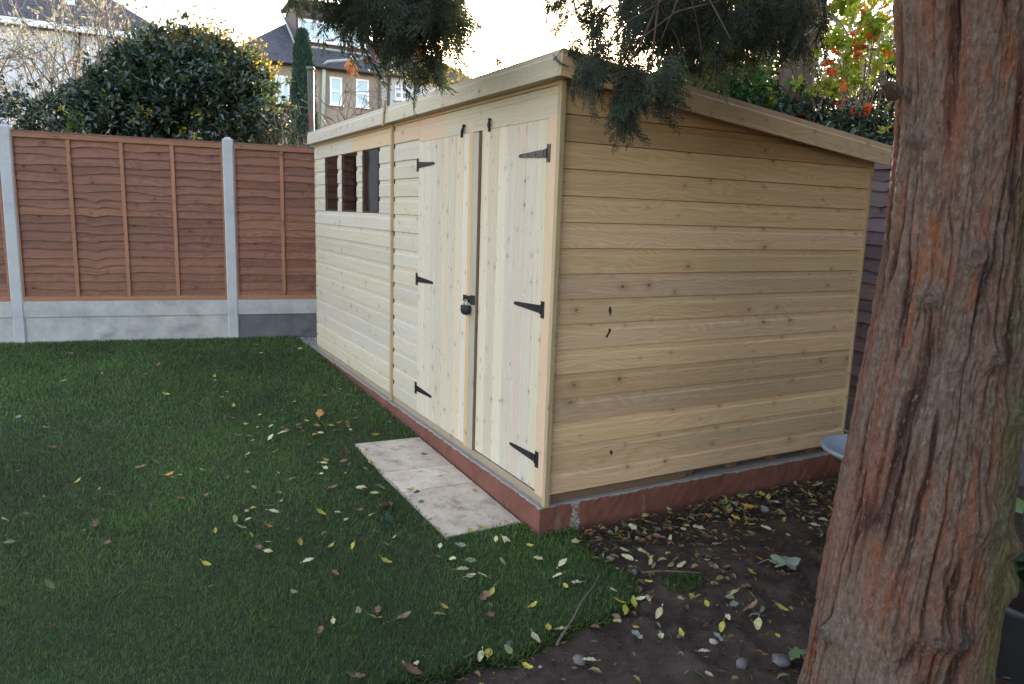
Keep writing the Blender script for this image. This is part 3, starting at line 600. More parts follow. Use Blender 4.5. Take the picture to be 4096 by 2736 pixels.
# knot holes in the gable boards, small clusters of nail heads and knots
def hole(x, z, sx, sz, rot):
    mb = MB(); n_ = 14; vs = [(x, -.0138, z)]; 
    for i in range(n_):
        a = 2 * math.pi * i / n_; r = 1 + random.uniform(-.35, .35); px, pz = math.cos(a) * sx * r, math.sin(a) * sz * r; vs.append((x + px * math.cos(rot) - pz * math.sin(rot), -.0142 + .013, z + px * math.sin(rot) + pz * math.cos(rot)))
    vs = [(v[0], -.0006, v[2]) for v in vs]; return mb.add(vs, [[0, i + 1, (i + 1) % n_ + 1][::-1] for i in range(n_)])
for (x, z, sx, sz, rt) in ((.345, .895, .011, .024, .2), (.34, .783, .006, .024, -.5), (.348, .800, .008, .010, 0), (.40, .172, .010, .015, .6)):
    h_ = hole(x, z, sx, sz, rt); gw.add(h_.v, h_.f, None, .3, -1.0)
for i in range(16):
    for xx in (.042, .66, 1.28, 2.13):
        for dz in (.028, .062):
            if random.random() < .85: nail(gw, xx + random.gauss(0, .006), i * B + dz + random.gauss(0, .003), False)
for i in range(16):
    for yy in (2.20, 2.78 if i < 11 else 2.46, 3.5 if i < 11 else 4.06, 4.36, 1.69, 2.13):
        if random.random() < .9: nail(fw, yy + random.gauss(0, .005), i * B + .03 + random.gauss(0, .004), True)
gw.build('gable_wall', 'gable', shed)
fw.build('front_wall', 'front', shed)
# hasp (part of the doors) and the padlock hanging from it
mb = MB(); mb.board((-.0216, .800, .849), (0, 1, 0), (0, 0, 1), NX, .104, .038, .004, cham=.001); mb.board((-.0216, .755, .843), (0, 0, 1), (0, 1, 0), NX, .052, .046, .010, cham=.003)
pts = [(-.022, .828 + .0, .853 + .0)] + [(-.026 - .022 * math.sin(t * math.pi), .828, .853 + .034 * t) for t in (0.1, .3, .5, .7, .9)]
mb.tube(pts, .0035, 8); hs = mb.build('hasp', 'iron', ld)
pl = thing('padlock', 'black rubber covered padlock hanging from the hasp between the shed doors', 'padlock', (-.044, .828, .795)); pl.scale = (1, 1.15, .74)
mb = MB(); vs = []
prof = [(0.0, -.020), (.018, -.0185), (.030, -.008), (.0365, .012), (.037, .045), (.034, .052), (.0, .0535)]
n_ = 24
for i in range(n_):
    a = 2 * math.pi * i / n_
    for (r, z) in prof: vs.append((math.copysign(abs(math.cos(a)) ** .7, math.cos(a)) * r * .55, math.copysign(abs(math.sin(a)) ** .7, math.sin(a)) * r, z))
k_ = len(prof); mb.add(vs, [[i * k_ + j, ((i + 1) % n_) * k_ + j, ((i + 1) % n_) * k_ + j + 1, i * k_ + j + 1] for i in range(n_) for j in range(k_ - 1)])
mb.build('lock_body', 'rub', pl, smooth=True)
mb = MB(); mb.tube([(0, -.018, .050)] + [(0, -.018 * math.cos(t), .078 + .018 * math.sin(t)) for t in np.linspace(0, math.pi, 9)] + [(0, .018, .050)], .0042, 10); mb.build('shackle', 'steel', pl, smooth=True)

# ------------------------------------------------------------------ fences
FA = 0.1569
fdir = np.array([math.cos(FA), -math.sin(FA)])
def fpos(s): return (-.668 + fdir[0] * s, 5.236 + fdir[1] * s)
def lap_panel(name, label, group, loc, rz, W_, H0, H1, mat, pitch, seed, nb=3):
    R = np.random.default_rng(seed); t = thing(name, label, 'fence panel', loc, rz, group); mb = MB(); n_ = int((H1 - H0 - .09) / pitch); k = 44
    knots = R.uniform(.1, W_ - .1, 6)
    for i in range(n_ + 1):
        z0 = H0 + .03 + i * pitch; z1 = min(z0 + pitch * 1.28, H1 - .03); z0 = max(z0, H0 + .03); u0, v0 = R.uniform(0, 60, 2); r = R.random()
        if R.random() < .45: knots = np.clip(knots + R.normal(size=6) * .03, .05, W_ - .05)
        if R.random() < .16: knots = R.uniform(.1, W_ - .1, 6)
        xs = np.linspace(0, W_, k + 1); wav = (fbm(xs * 3 + i * 7.1 + seed, xs * 0 + i, 3, seed) - .5) * .048
        for kk in knots[:3]: wav = wav - .020 * np.exp(-((xs - kk) / .05) ** 2) * R.uniform(.2, 1)
        zb = z0 + wav if i else z0 + wav * 0; off = np.abs(R.normal(size=k + 1)) * .0025 + .021
        vs = []; 
        for j in range(k + 1):
            vs += [(xs[j], -off[j], zb[j]), (xs[j], -.003, z1), (xs[j], -off[j] + .007, zb[j])]
        fs = []; us = []
        for j in range(k):
            a = 3 * j; b = a + 3; fs += [[a, b, b + 1, a + 1], [a + 2, b + 2, b, a]]; us += [[(u0 + xs[j], v0), (u0 + xs[j + 1], v0), (u0 + xs[j + 1], v0 + pitch), (u0 + xs[j], v0 + pitch)]] * 2
        mb.add(vs, fs, us, r)
    mb.build('slats', mat, t)
    mb = MB(); mb.board((0, -.016, H0), (1, 0, 0), (0, 0, 1), (0, -1, 0), W_, .045, .022, r=1.0, warm=.6, cham=.002); mb.build('bottom_rail', mat, t)
    mb = MB(); mb.board((0, -.016, H1 - .062), (1, 0, 0), (0, 0, 1), (0, -1, 0), W_, .048, .022, r=.8, warm=.3, cham=.002); mb.build('top_rail', mat, t)
    mb = MB(); mb.board((0, -.040, H1 - .0135), (1, 0, 0), (0, 1, 0), (0, 0, 1), W_, .06, .0135, cham=.002); mb.build('capping', mat, t)
    for q in range(nb + 2):
        x = (W_ - .034) * q / (nb + 1); mb = MB()
        wd = .034 if 0 < q < nb + 1 else .02
        mb.board((x if q <= nb else W_ - .02, -.0165, H0 + .046), (0, 0, 1), (1, 0, 0), (0, -1, 0), H1 - H0 - .110, wd, .019 + random.random() * .003, r=random.uniform(.85, 1), warm=random.uniform(.35, .75), cham=.002); mb.build('batten', mat, t)
    return t
def gravel_board(label, loc, rz, W_, z0, z1, mat, rec=0.0):
    mb = MB(); mb.board((0, rec, z0), (1, 0, 0), (0, 0, 1), (0, -1, 0), W_, z1 - z0, .045, cham=.004); o = mb.build('gravel_board', mat); o.location = loc; o.rotation_euler = (0, 0, rz)
    return tag(o, label, 'gravel board', 'concrete gravel boards under the fence panels')
def conc_post(label, loc, rz, H, lean=0.0, wd=.104):
    mb = MB(); h = wd / 2; c = .012; ring = [(-h + c, -h), (h - c, -h), (h, -h + c), (h, h - c), (h - c, h), (-h + c, h), (-h, h - c), (-h, -h + c)]
    vs = [(x, y, -.2) for x, y in ring] + [(x, y, H - .03) for x, y in ring] + [(x * .35, y * .35, H) for x, y in ring]
    fs = [[i, (i + 1) % 8, 8 + (i + 1) % 8, 8 + i] for i in range(8)] + [[8 + i, 8 + (i + 1) % 8, 16 + (i + 1) % 8, 16 + i] for i in range(8)] + [list(range(16, 24))]
    o = mb.add(vs, fs).build('concrete_post', 'conc_post'); o.location = loc; o.rotation_euler = (0, lean, rz); return tag(o, label, 'fence post', 'concrete fence posts')
SP = 1.93; zf = -0.039
for k, (s, lab, lean) in enumerate(((-SP, 'tall grey concrete fence post at the left edge of the photo', 0.004), (0, 'tall grey concrete fence post between the left edge post and the shed', 0.0), (SP, 'concrete fence post hidden behind the shed end', 0))):
    x, y = fpos(s); conc_post(lab, (x, y, zf), -FA, 2.057, lean)
plab = ['sliver of brown lapped fence panel left of the left edge post', 'widest brown lapped wooden fence panel, between the two concrete posts', 'brown lapped fence panel between the second concrete post and the shed']
for k, s in enumerate((-2 * SP, -SP, 0)):
    x, y = fpos(s + .05); lap_panel('fence_panel', plab[k], 'brown fence panels', (x, y, zf), -FA, SP - .1, .4085, 2.005, 'fence', .0795, 11 + k * 3)
    side = ['left of the left edge post', 'between the two concrete posts', 'between the second post and the shed'][k]
    gravel_board('dark stained lower gravel board ' + side if k == 2 else 'pale grey lower concrete gravel board ' + side, (x, y, zf), -FA, SP - .1, -.15, .252, 'conc_dark' if k == 2 else 'conc', 0.012)
    gravel_board('narrow upper concrete gravel board ' + side, (x, y, zf), -FA, SP - .1, .2525, .408, 'conc', 0.0)
for k, (y, lab) in enumerate(((3.22, 'old purplish brown lapped fence panel behind the far half of the shed'), (1.35, 'old purplish brown lapped fence panel seen between the shed and the tree trunk'), (-.52, 'old purplish brown lapped fence panel behind the tree trunk'))):
    lap_panel('fence_panel', lab, 'old fence panels behind the shed', (3.17, y, -.16), -math.pi / 2, 1.83, .16, 1.97, 'fence_old', .098, 40 + k)
mb = MB(); mb.box((3.13, -2.6, -.25), (3.17, 3.0, -.0)); tag(mb.build('gravel_board', 'conc_dark'), 'long dark gravel board under the old fence behind the shed', 'gravel board')

# ------------------------------------------------------------------ the big conifer at the right: trunk, limbs, hanging foliage
FH = norm(np.array([CF[0], CF[1]])); RH = norm(np.array([CR[0], CR[1]])); TD = 1.90
def at_h(x, y, D):          # point of the pixel's ray at forward horizontal distance D
    d = ray(x, y); return CAM + d * D / (d[:2] @ FH)
rows = [(2736, 3218, 3926), (2300, 3292, 3985), (1836, 3387, 4041), (1400, 3468, 4085), (1000, 3536, 4122), (550, 3580, 4165), (300, 3592, 4185), (0, 3578, 4200)]
prof = []
for (yy, xl, xr) in rows:
    a = at_h(xl, yy, TD); b = at_h(xr, yy, TD); c = (a + b) / 2; prof.append((c[2], c[0], c[1], np.linalg.norm((b - a)[:2]) / 2))
prof = sorted(prof); z0, x0, y0, r0 = prof[0]; zt, xt, yt, rt_ = prof[-1]
prof = [(-.40, x0 - .015, y0 - .006, r0 * 1.34), (-.18, x0 - .01, y0 - .004, r0 * 1.17)] + prof + [(3.4, xt + .05, yt + .03, rt_ * .95), (6.5, xt + .2, yt + .1, rt_ * .6), (9.5, xt + .3, yt + .2, .06)]
prof = np.array(prof)
conifer = thing('conifer_tree', 'big conifer with fissured reddish bark at the right edge, sprays hanging over the shed', 'tree', (prof[1, 1], prof[1, 2], -.2))
CO = np.array([prof[1, 1], prof[1, 2], -.2])
nz, nt = 780, 560
zz = np.concatenate([np.linspace(-.40, 2.9, nz - 60), np.linspace(2.92, 9.5, 60)]); th = np.linspace(0, 2 * np.pi, nt, endpoint=False)
Zg, Tg = np.meshgrid(zz, th, indexing='ij'); Rg = np.interp(Zg, prof[:, 0], prof[:, 3]); Xc = np.interp(Zg, prof[:, 0], prof[:, 1]); Yc = np.interp(Zg, prof[:, 0], prof[:, 2])
th_cam = math.atan2(-FH[1], -FH[0])   # angle of the trunk side that faces the camera
Sg = ((Tg - th_cam + np.pi) % (2 * np.pi) - np.pi) * 0.25     # metres round the bark from the front
tw = Sg * 1.0 - Zg * 0.03
wrp = (fbm(Sg * 7, Zg * 1.6, 3, 31) - .5) * 0.034 + (fbm(Sg * 22, Zg * 9, 3, 37) - .5) * 0.022
def fur(sx, sz, seed, wd):
    v = fbm((tw + wrp) * sx + 50, Zg * sz + 9, 2, seed) - .5; return np.exp(-(v / wd) ** 2)
mk = np.clip(fbm(Sg * 13, Zg * 2.8, 2, 61) * 5 - 1.5, 0, 1); f1 = fur(28, 1.25, 41, .050) * mk; near = np.clip(fur(28, 1.25, 41, .22) * np.clip(fbm(Sg * 7, Zg * 2.2, 2, 67) * 4 - 1.4, 0, 1), 0, 1); f2 = fur(44, 3.2, 47, .050) * np.clip(fbm(Sg * 10, Zg * 3, 2, 71) * 3 - 1.0, 0, 1)
plate = fbm((tw + wrp) * 26, Zg * 6, 3, 53); fib = fbm((tw + wrp * .6) * 150, Zg * 6, 3, 59); lump = fbm(Sg * 3, Zg * 1.2, 2, 83)
disp = -0.017 - 0.011 * f1 - 0.005 * f2 + 0.004 * (plate - .5) + 0.003 * (fib - .5) + 0.004 * (lump - .5) + 0.009 * (fbm((tw + wrp) * 80, Zg * 34, 3, 91) - .5) - .004 * np.clip(fbm((tw + wrp) * 55, Zg * 14, 2, 97) * 5 - 3, 0, 1)
kn = np.zeros_like(Sg); grey = np.zeros_like(Sg)
for (kx, ky, kr) in ((3735, 1010, .055), (3600, 1165, .040), (3785, 1375, .040), (3880, 1592, .045), (3780, 1975, .060), (3560, 2368, .045), (3640, 2375, .045), (3905, 2085, .040), (3925, 2245, .060), (3270, 2480, .035), (3400, 2610, .04), (3270, 2480, .03), (3600, 560, .03)):
    p = at_h(kx, ky, TD); c = np.array([np.interp(p[2], prof[:, 0], prof[:, 1]), np.interp(p[2], prof[:, 0], prof[:, 2])]); Rr = np.interp(p[2], prof[:, 0], prof[:, 3])
    sl_ = float((p[:2] - c) @ RH) / Rr; a = math.asin(max(-.97, min(.97, sl_))) * 0.25; q = np.hypot((Sg - a) / 1.35, Zg - p[2]) / kr
    bell = np.exp(-(q / .75) ** 2); kn = np.maximum(kn, bell); disp = disp * (1 - .75 * bell) + .017 * bell - .017 * np.exp(-(q / .16) ** 2) + .0022 * bell * np.cos(q * 17)
Rg = Rg + disp; ang = Tg
PX = Xc + Rg * np.cos(ang); PY = Yc + Rg * np.sin(ang)
Vt = np.stack([PX, PY, Zg], -1).reshape(-1, 3) - CO
ix = np.arange(nz * nt).reshape(nz, nt); Fq = np.stack([ix[:-1], np.roll(ix, -1, 1)[:-1], np.roll(ix, -1, 1)[1:], ix[1:]], -1).reshape(-1, 4)
def mbark():
    n = NT('conifer_bark'); o = n.coord(); fu = n.attr('furrow'); fi = n.attr('fibre'); kk = n.attr('knot'); s_ = n.attr('around')
    nr_ = n.attr('near'); c = n.mix(n.ramp(n.noise(n.map(o, (70, 70, 38)), 1, 6, .75), [(.35, 0), (.65, 1)]), (0.145, 0.095, 0.073), (0.31, 0.225, 0.180))
    red = n.math('MULTIPLY', nr_, n.ramp(n.noise(n.map(o, (20, 20, 3.5)), 1, 5, .65), [(.36, 0), (.56, 1)]))
    c = n.mix(n.math('MULTIPLY', red, .88), c, n.mix(fi, (0.20, 0.066, 0.038), (0.36, 0.13, 0.075)))
    orange = n.ramp(n.noise(n.map(o, (17, 17, 4), (4, 2, 1)), 1, 5, .6), [(.61, 0), (.64, 1)])
    c = n.mix(n.math('MULTIPLY', orange, .7), c, (0.30, 0.10, 0.040))
    c = n.mix(n.math('MULTIPLY', fu, .9), c, (0.042, 0.016, 0.013))
    c = n.mix(n.math('MULTIPLY', kk, .55), c, (0.125, 0.115, 0.10))
    # algae: on the side towards the right front, in blotches
    g = n.math('MULTIPLY', n.ramp(s_, [(.52, 0), (.575, 1), (.665, 1), (.72, .2)]), n.ramp(n.noise(n.map(o, (6, 6, 2)), 1, 6, .75), [(.40, 0), (.60, 1)]))
    c = n.mix(n.math('MULTIPLY', g, .62), c, (0.17, 0.19, 0.055))
    fl = n.ramp(n.noise(n.map(o, (120, 120, 50)), 1, 3, .7), [(.56, 0), (.70, .6)]); c = n.mix(fl, c, (0.34, 0.29, 0.26)); dk = n.ramp(n.noise(n.map(o, (100, 100, 30), (3, 1, 7)), 1, 4, .75), [(.55, 0), (.68, .75)]); c = n.mix(dk, c, (0.07, 0.04, 0.033))
    n.bump(n.math('ADD', n.noise(n.map(o, (130, 130, 75)), 1, 7, .8), n.math('MULTIPLY', n.vor(n.map(o, (90, 90, 45)), 1.0), .8)), 1.0, .016); return n.fin(c, .9, .25)
M['bark'] = mbark()
M['bark2'] = simple('peeling_bark', (0.13, 0.085, 0.07), (0.22, 0.16, 0.135), 9, .9, .8, .02, c3=(0.10, 0.05, 0.04), s3=4)
npmesh('trunk', Vt, Fq, None, 'bark', conifer, True, extra={'furrow': np.clip(f1 + .7 * f2, 0, 1).ravel(), 'fibre': fib.ravel(), 'near': near.ravel(), 'knot': kn.ravel(), 'around': np.clip(Sg / 1.6 + .5, 0, 1).ravel()})
# small broken stub on the trunk's left edge
p = at_h(3575, 372, TD); mb = MB(); mb.tube([p - CO, p - CO + np.array([-.045, -.02, .005]), p - CO + np.array([-.085, -.03, .012])], [.022, .016, .007], 8); mb.build('branch_stub', 'bark', conifer)

# hanging sprays of flat scaly foliage
def spray(seed, L=.34, nside=15):
    R = np.random.default_rng(seed); P = []; D = []; Ln = []; W2 = []
    def twig(p, d, L_, depth, side0):
        n_ = max(3, int(L_ / .011)); pos = np.array(p, float); d = norm(d)
        for i in range(n_):
            t = i / n_; d = norm(d + np.array([0, 0, -.05 if depth == 0 else -.035]) + R.normal(size=3) * .05); q = pos + d * L_ / n_
            P.append(pos.copy()); D.append(d.copy()); Ln.append(L_ / n_ * 1.5); W2.append(.0034 if depth < 2 else .0028)
            if depth < 2 and i > 0:
                sd_ = side0 * (1 if i % 2 else -1); lat = norm(np.cross(d, [0.15, .2, 1]) * sd_ * 1.0 + d * .95 + R.normal(size=3) * .16)
                LL = L_ * (.50 if depth == 0 else .42) * (1 - t * .8) * R.uniform(.6, 1.1)
                if LL > .012: twig(q, lat, LL, depth + 1, 1)
            pos = q
    twig((0, 0, 0), (1, 0, -.35), L, 0, 1)
    P = np.array(P); D = np.array(D); Nn = norm(np.tile([[.1, .2, 1.0]], (len(P), 1)) + R.normal(size=(len(P), 3)) * .5)
    s2 = norm(np.cross(D, Nn)); Ln = np.array(Ln)[:, None]; W2 = np.array(W2)[:, None]
    V = np.stack([P - s2 * W2 * .4, P + s2 * W2 * .4, P + D * Ln * .55 + s2 * W2, P + D * Ln, P + D * Ln * .55 - s2 * W2], 1)
    return V   # n,5,3
SPR = [spray(100 + i, .30 + .05 * (i % 3)) for i in range(6)]
LOW = [v[::4] for v in SPR]
def place_sprays(anchors, dirs, scale, templ, name, parent, off, mat, R):
    Vs = []; Rs = []
    for i in range(len(anchors)):
        T = templ[R.integers(len(templ))]; d = norm(dirs[i]); a = math.atan2(d[1], d[0]); el = math.asin(np.clip(d[2], -1, 1)) + .34
        roll = R.normal() * .7; cr, sr = math.cos(roll), math.sin(roll); ce, se = math.cos(el), math.sin(el); ca, sa = math.cos(a), math.sin(a)
        Rx = np.array([[1, 0, 0], [0, cr, -sr], [0, sr, cr]]); Ry = np.array([[ce, 0, -se], [0, 1, 0], [se, 0, ce]]); Rz = np.array([[ca, -sa, 0], [sa, ca, 0], [0, 0, 1]])
        s_ = scale[i]; Q = T * s_; Vs.append((Q @ (Rz @ Ry @ Rx).T + anchors[i] - off).reshape(-1, 3)); Rs.append(np.clip(R.normal(R.uniform(.1, .8), .12, len(T)), 0, 1))
    V = np.concatenate(Vs); n5 = len(V) // 5; F5 = np.arange(n5 * 5).reshape(-1, 5)
    return npmesh(name, V, F5, np.concatenate(Rs), mat, parent, sides=5)
M['cyp'] = leafmat('cypress_foliage', [(0.017, 0.019, 0.014), (0.026, 0.032, 0.022), (0.038, 0.052, 0.038), (0.062, 0.092, 0.070)], .35, .6, .3)
M['limb'] = simple('dark_limb_bark', (0.045, 0.03, 0.024), (0.08, 0.055, 0.045), 20, .9, .4, .003)
M['cyp_dead'] = leafmat('dead_cypress_foliage', [(0.30, 0.09, 0.02), (0.50, 0.18, 0.04)], .4, .6, .3)
R = np.random.default_rng(5)
A = []; Dd = []; Sc = []; limbs = MB()
def ell(cx, cy, rx, ry, D0, D1, n, sc=(.7, 1.1), out=(-.4, .1, -.8), spread=.45):
    for _ in range(n):
        a = R.uniform(0, 2 * np.pi); q = math.sqrt(R.random()); p = at_d(cx + rx * q * math.cos(a), cy + ry * q * math.sin(a), R.uniform(D0, D1))
        A.append(p); Dd.append(np.array(out) + R.normal(size=3) * spread); Sc.append(R.uniform(*sc))
# cluster left of the shed's roof peak
ell(1640, -60, 250, 120, 3.2, 4.4, 100); ell(1680, 60, 130, 70, 3.4, 4.3, 26, (.5, .8)); ell(1740, 190, 45, 60, 3.4, 4.0, 9, (.5, .7), (-.1, .1, -1), .25); ell(1625, 130, 50, 50, 3.5, 4.1, 6, (.4, .6), (-.2, 0, -1), .3)
ell(1450, -30, 90, 60, 3.4, 4.2, 16, (.4, .6), (-.4, 0, -.9), .4); ell(1330, -20, 130, 40, 3.4, 4.4, 16, (.3, .5), (-.3, 0, -1), .35); ell(1190, -25, 50, 40, 3.6, 4.2, 8, (.3, .42), (-.2, 0, -1), .3); ell(1390, 70, 60, 40, 3.4, 4.0, 5, (.3, .42), (-.1, 0, -1), .25); ell(1880, -40, 60, 80, 3.4, 4.2, 13, (.4, .7)); ell(1910, 60, 25, 50, 3.5, 4, 5, (.25, .4), (.1, 0, -1), .2)
ell(1765, 285, 14, 30, 3.5, 3.7, 4, (.38, .46), (-.1, 0, -1), .12); ell(1680, 255, 10, 20, 3.5, 3.7, 2, (.36, .45), (-.1, 0, -1), .12); ell(1560, 190, 12, 20, 3.5, 3.7, 2, (.3, .36), (-.1, 0, -1), .12)
# cluster over the shed's gable
ell(2290, -50, 90, 60, 3.0, 3.8, 18, (.45, .65)); ell(2240, 70, 25, 40, 3.0, 3.5, 5, (.25, .4), (-.1, 0, -1), .25); ell(2300, 110, 30, 50, 3.0, 3.5, 6, (.3, .42), (-.1, 0, -1), .25); ell(2430, 30, 70, 60, 2.9, 3.4, 13, (.4, .6)); ell(2400, 150, 30, 50, 2.8, 3.2, 5, (.3, .45), (-.1, 0, -1), .3); ell(2470, 200, 40, 40, 2.8, 3.2, 6, (.35, .5))
ell(2740, -50, 240, 110, 2.7, 3.8, 90, (.5, .8)); ell(2620, 110, 150, 80, 2.7, 3.4, 22, (.4, .6)); ell(2900, 70, 190, 90, 2.9, 3.9, 48, (.4, .6)); ell(2760, 200, 130, 50, 2.8, 3.5, 22, (.32, .45), (-.1, 0, -1), .35); ell(3120, -30, 110, 80, 2.8, 3.8, 20, (.4, .65)); ell(3170, 120, 60, 60, 3.0, 3.8, 8, (.3, .5), (-.1, 0, -1), .4); ell(2920, 200, 110, 40, 3.1, 3.8, 9, (.3, .45), (-.1, 0, -1), .4)
ell(3050, 60, 150, 90, 2.8, 3.8, 40, (.4, .6)); ell(3250, 0, 110, 80, 2.8, 3.6, 18, (.35, .55)); ell(2830, 190, 130, 50, 2.9, 3.6, 12, (.35, .5), (-.1, 0, -1), .35)
# the spray hanging in front of the gable
ell(2600, 240, 80, 35, 2.45, 2.75, 10, (.5, .65), (-.15, 0, -1), .18); ell(2500, 320, 30, 45, 2.5, 2.7, 8, (.45, .55), (-.1, 0, -1), .09); ell(2390, 250, 45, 30, 2.5, 2.7, 6, (.42, .52), (-.45, .1, -.8), .12); ell(2630, 270, 30, 30, 2.5, 2.7, 5, (.42, .52), (.2, 0, -1), .12); ell(2350, 215, 45, 30, 2.5, 2.7, 4, (.38, .46), (-.5, .1, -.8), .12); ell(2485, 400, 16, 25, 2.5, 2.65, 4, (.38, .46), (-.1, 0, -1), .07)
ell(2215, 205, 8, 8, 3.2, 3.3, 1, (.25, .3), (-.1, 0, -1), .1)
A = np.array(A); Dd = np.array(Dd); Sc = np.array(Sc)
place_sprays(A, Dd, Sc, SPR, 'foliage', conifer, CO, 'cyp', R)
# the rest of the crown, above the frame and behind the camera, that keeps the light off the gable
n = 2600; a = R.uniform(0, 2 * np.pi, n); q = np.sqrt(R.random(n)) * 4.0; hz = R.random(n) ** 1.2 * 6.2
k = q < 4.2 - hz * .5; cx = prof[-3, 1] + .9; cy = prof[-3, 2] - .5
P = np.stack([cx + q * np.cos(a), cy + q * np.sin(a), 2.95 + hz], -1)[k]; rel = P - CAM; fz = rel @ CF; sy = 1368 - (rel @ CU) / np.maximum(fz, .01) * FPX
kk = (fz < .2) | (sy < -620); P = P[kk]; D_ = np.stack([P[:, 0] - cx, P[:, 1] - cy, -np.ones(len(P)) * 1.4], -1)
place_sprays(P, D_ + R.normal(size=D_.shape) * .3, R.uniform(1.2, 2.0, len(P)), LOW, 'upper_foliage', conifer, CO, 'cyp', R)
# limbs reaching out from the trunk into the sprays
segs = []; tips = []
for (ez, tx, ty, D, rr) in ((2.25, 2560, 120, 2.65, .020), (2.5, 2750, 0, 3.2, .024), (2.9, 1750, -120, 3.8, .030), (3.2, 1380, -160, 3.9, .018), (2.7, 3000, 90, 3.3, .018), (2.4, 2420, 30, 3.1, .014), (2.6, 3150, -20, 3.2, .016)):
    s0 = np.array([np.interp(ez, prof[:, 0], prof[:, 1]), np.interp(ez, prof[:, 0], prof[:, 2]), ez]); e = at_d(tx, ty, D); pp = []
    for i in range(13):
        t = i / 12; p = s0 * (1 - t) + e * t + np.array([0, 0, .22 * math.sin(t * math.pi)]) + R.normal(size=3) * .012; pp.append(p - CO)
    for i in range(12): segs.append((pp[i], pp[i + 1], rr * (1 - .75 * i / 12), rr * (1 - .75 * (i + 1) / 12)))
    for i in range(4, 13):
        for _ in range(3):
            d = norm(R.normal(size=3) * .6 + np.array([-.3, .2, -.7])); b = pp[i]; c1 = b + d * .14; c2 = c1 + norm(d + np.array([0, 0, -.4])) * .16; segs += [(b, c1, .004, .003), (c1, c2, .003, .0015)]
V, F = tubes_np(segs, 6); npmesh('branch', V, F, rng.random(len(F)), 'limb', conifer)
for (cx_, cy_, D, sc) in ((1405, 235, 3.7, .24), (1690, 190, 3.6, .22), (1480, 225, 3.7, .12)):
    place_sprays(np.array([at_d(cx_, cy_, D)] * 3) + R.normal(size=(3, 3)) * .01, np.array([[0, 0, -1.0]] * 3) + R.normal(size=(3, 3)) * .15, [sc] * 3, SPR, 'dead_spray', conifer, CO, 'cyp_dead', R)

# ------------------------------------------------------------------ shrubs and trees behind the left fence
M['laurel'] = leafmat('dark_glossy_leaves', [(0.012, 0.028, 0.019), (0.022, 0.046, 0.032), (0.036, 0.066, 0.045), (0.06, 0.085, 0.055), (0.085, 0.10, 0.055), (0.34, 0.32, 0.05)], .28, .27, .8)
M['bushtip'] = leafmat('olive_young_leaves', [(0.06, 0.065, 0.03), (0.12, 0.11, 0.05), (0.20, 0.17, 0.07), (0.45, 0.30, 0.05)], .45, .45, .5)
M['golden'] = leafmat('golden_conifer', [(0.10, 0.16, 0.04), (0.22, 0.30, 0.07)], .3, .6, .3)
M['cypress'] = leafmat('blue_green_cypress', [(0.020, 0.045, 0.032), (0.035, 0.075, 0.052), (0.055, 0.10, 0.072)], .15, .7, .3)
M['yellowleaf'] = leafmat('yellow_green_leaves', [(0.10, 0.20, 0.03), (0.22, 0.33, 0.04), (0.38, 0.45, 0.06), (0.50, 0.46, 0.08), (0.55, 0.30, 0.05)], .55, .45, .5)
M['redleaf'] = leafmat('red_autumn_leaves', [(0.45, 0.04, 0.04), (0.60, 0.10, 0.03), (0.65, 0.25, 0.03)], .55, .45, .5)
M['greenleaf'] = leafmat('mid_green_leaves', [(0.020, 0.06, 0.025), (0.04, 0.11, 0.04), (0.07, 0.16, 0.05), (0.13, 0.22, 0.06)], .4, .4, .5)
M['bud'] = leafmat('furry_buds', [(0.30, 0.27, 0.22), (0.50, 0.46, 0.40)], .25, .7, .3)
M['drystem'] = simple('dry_stems', (0.20, 0.17, 0.13), (0.42, 0.37, 0.30), 12, .8, .2, .003)
M['bark3'] = simple('pale_grey_bark', (0.30, 0.27, 0.25), (0.40, 0.37, 0.34), 7, .9, .5, .01)
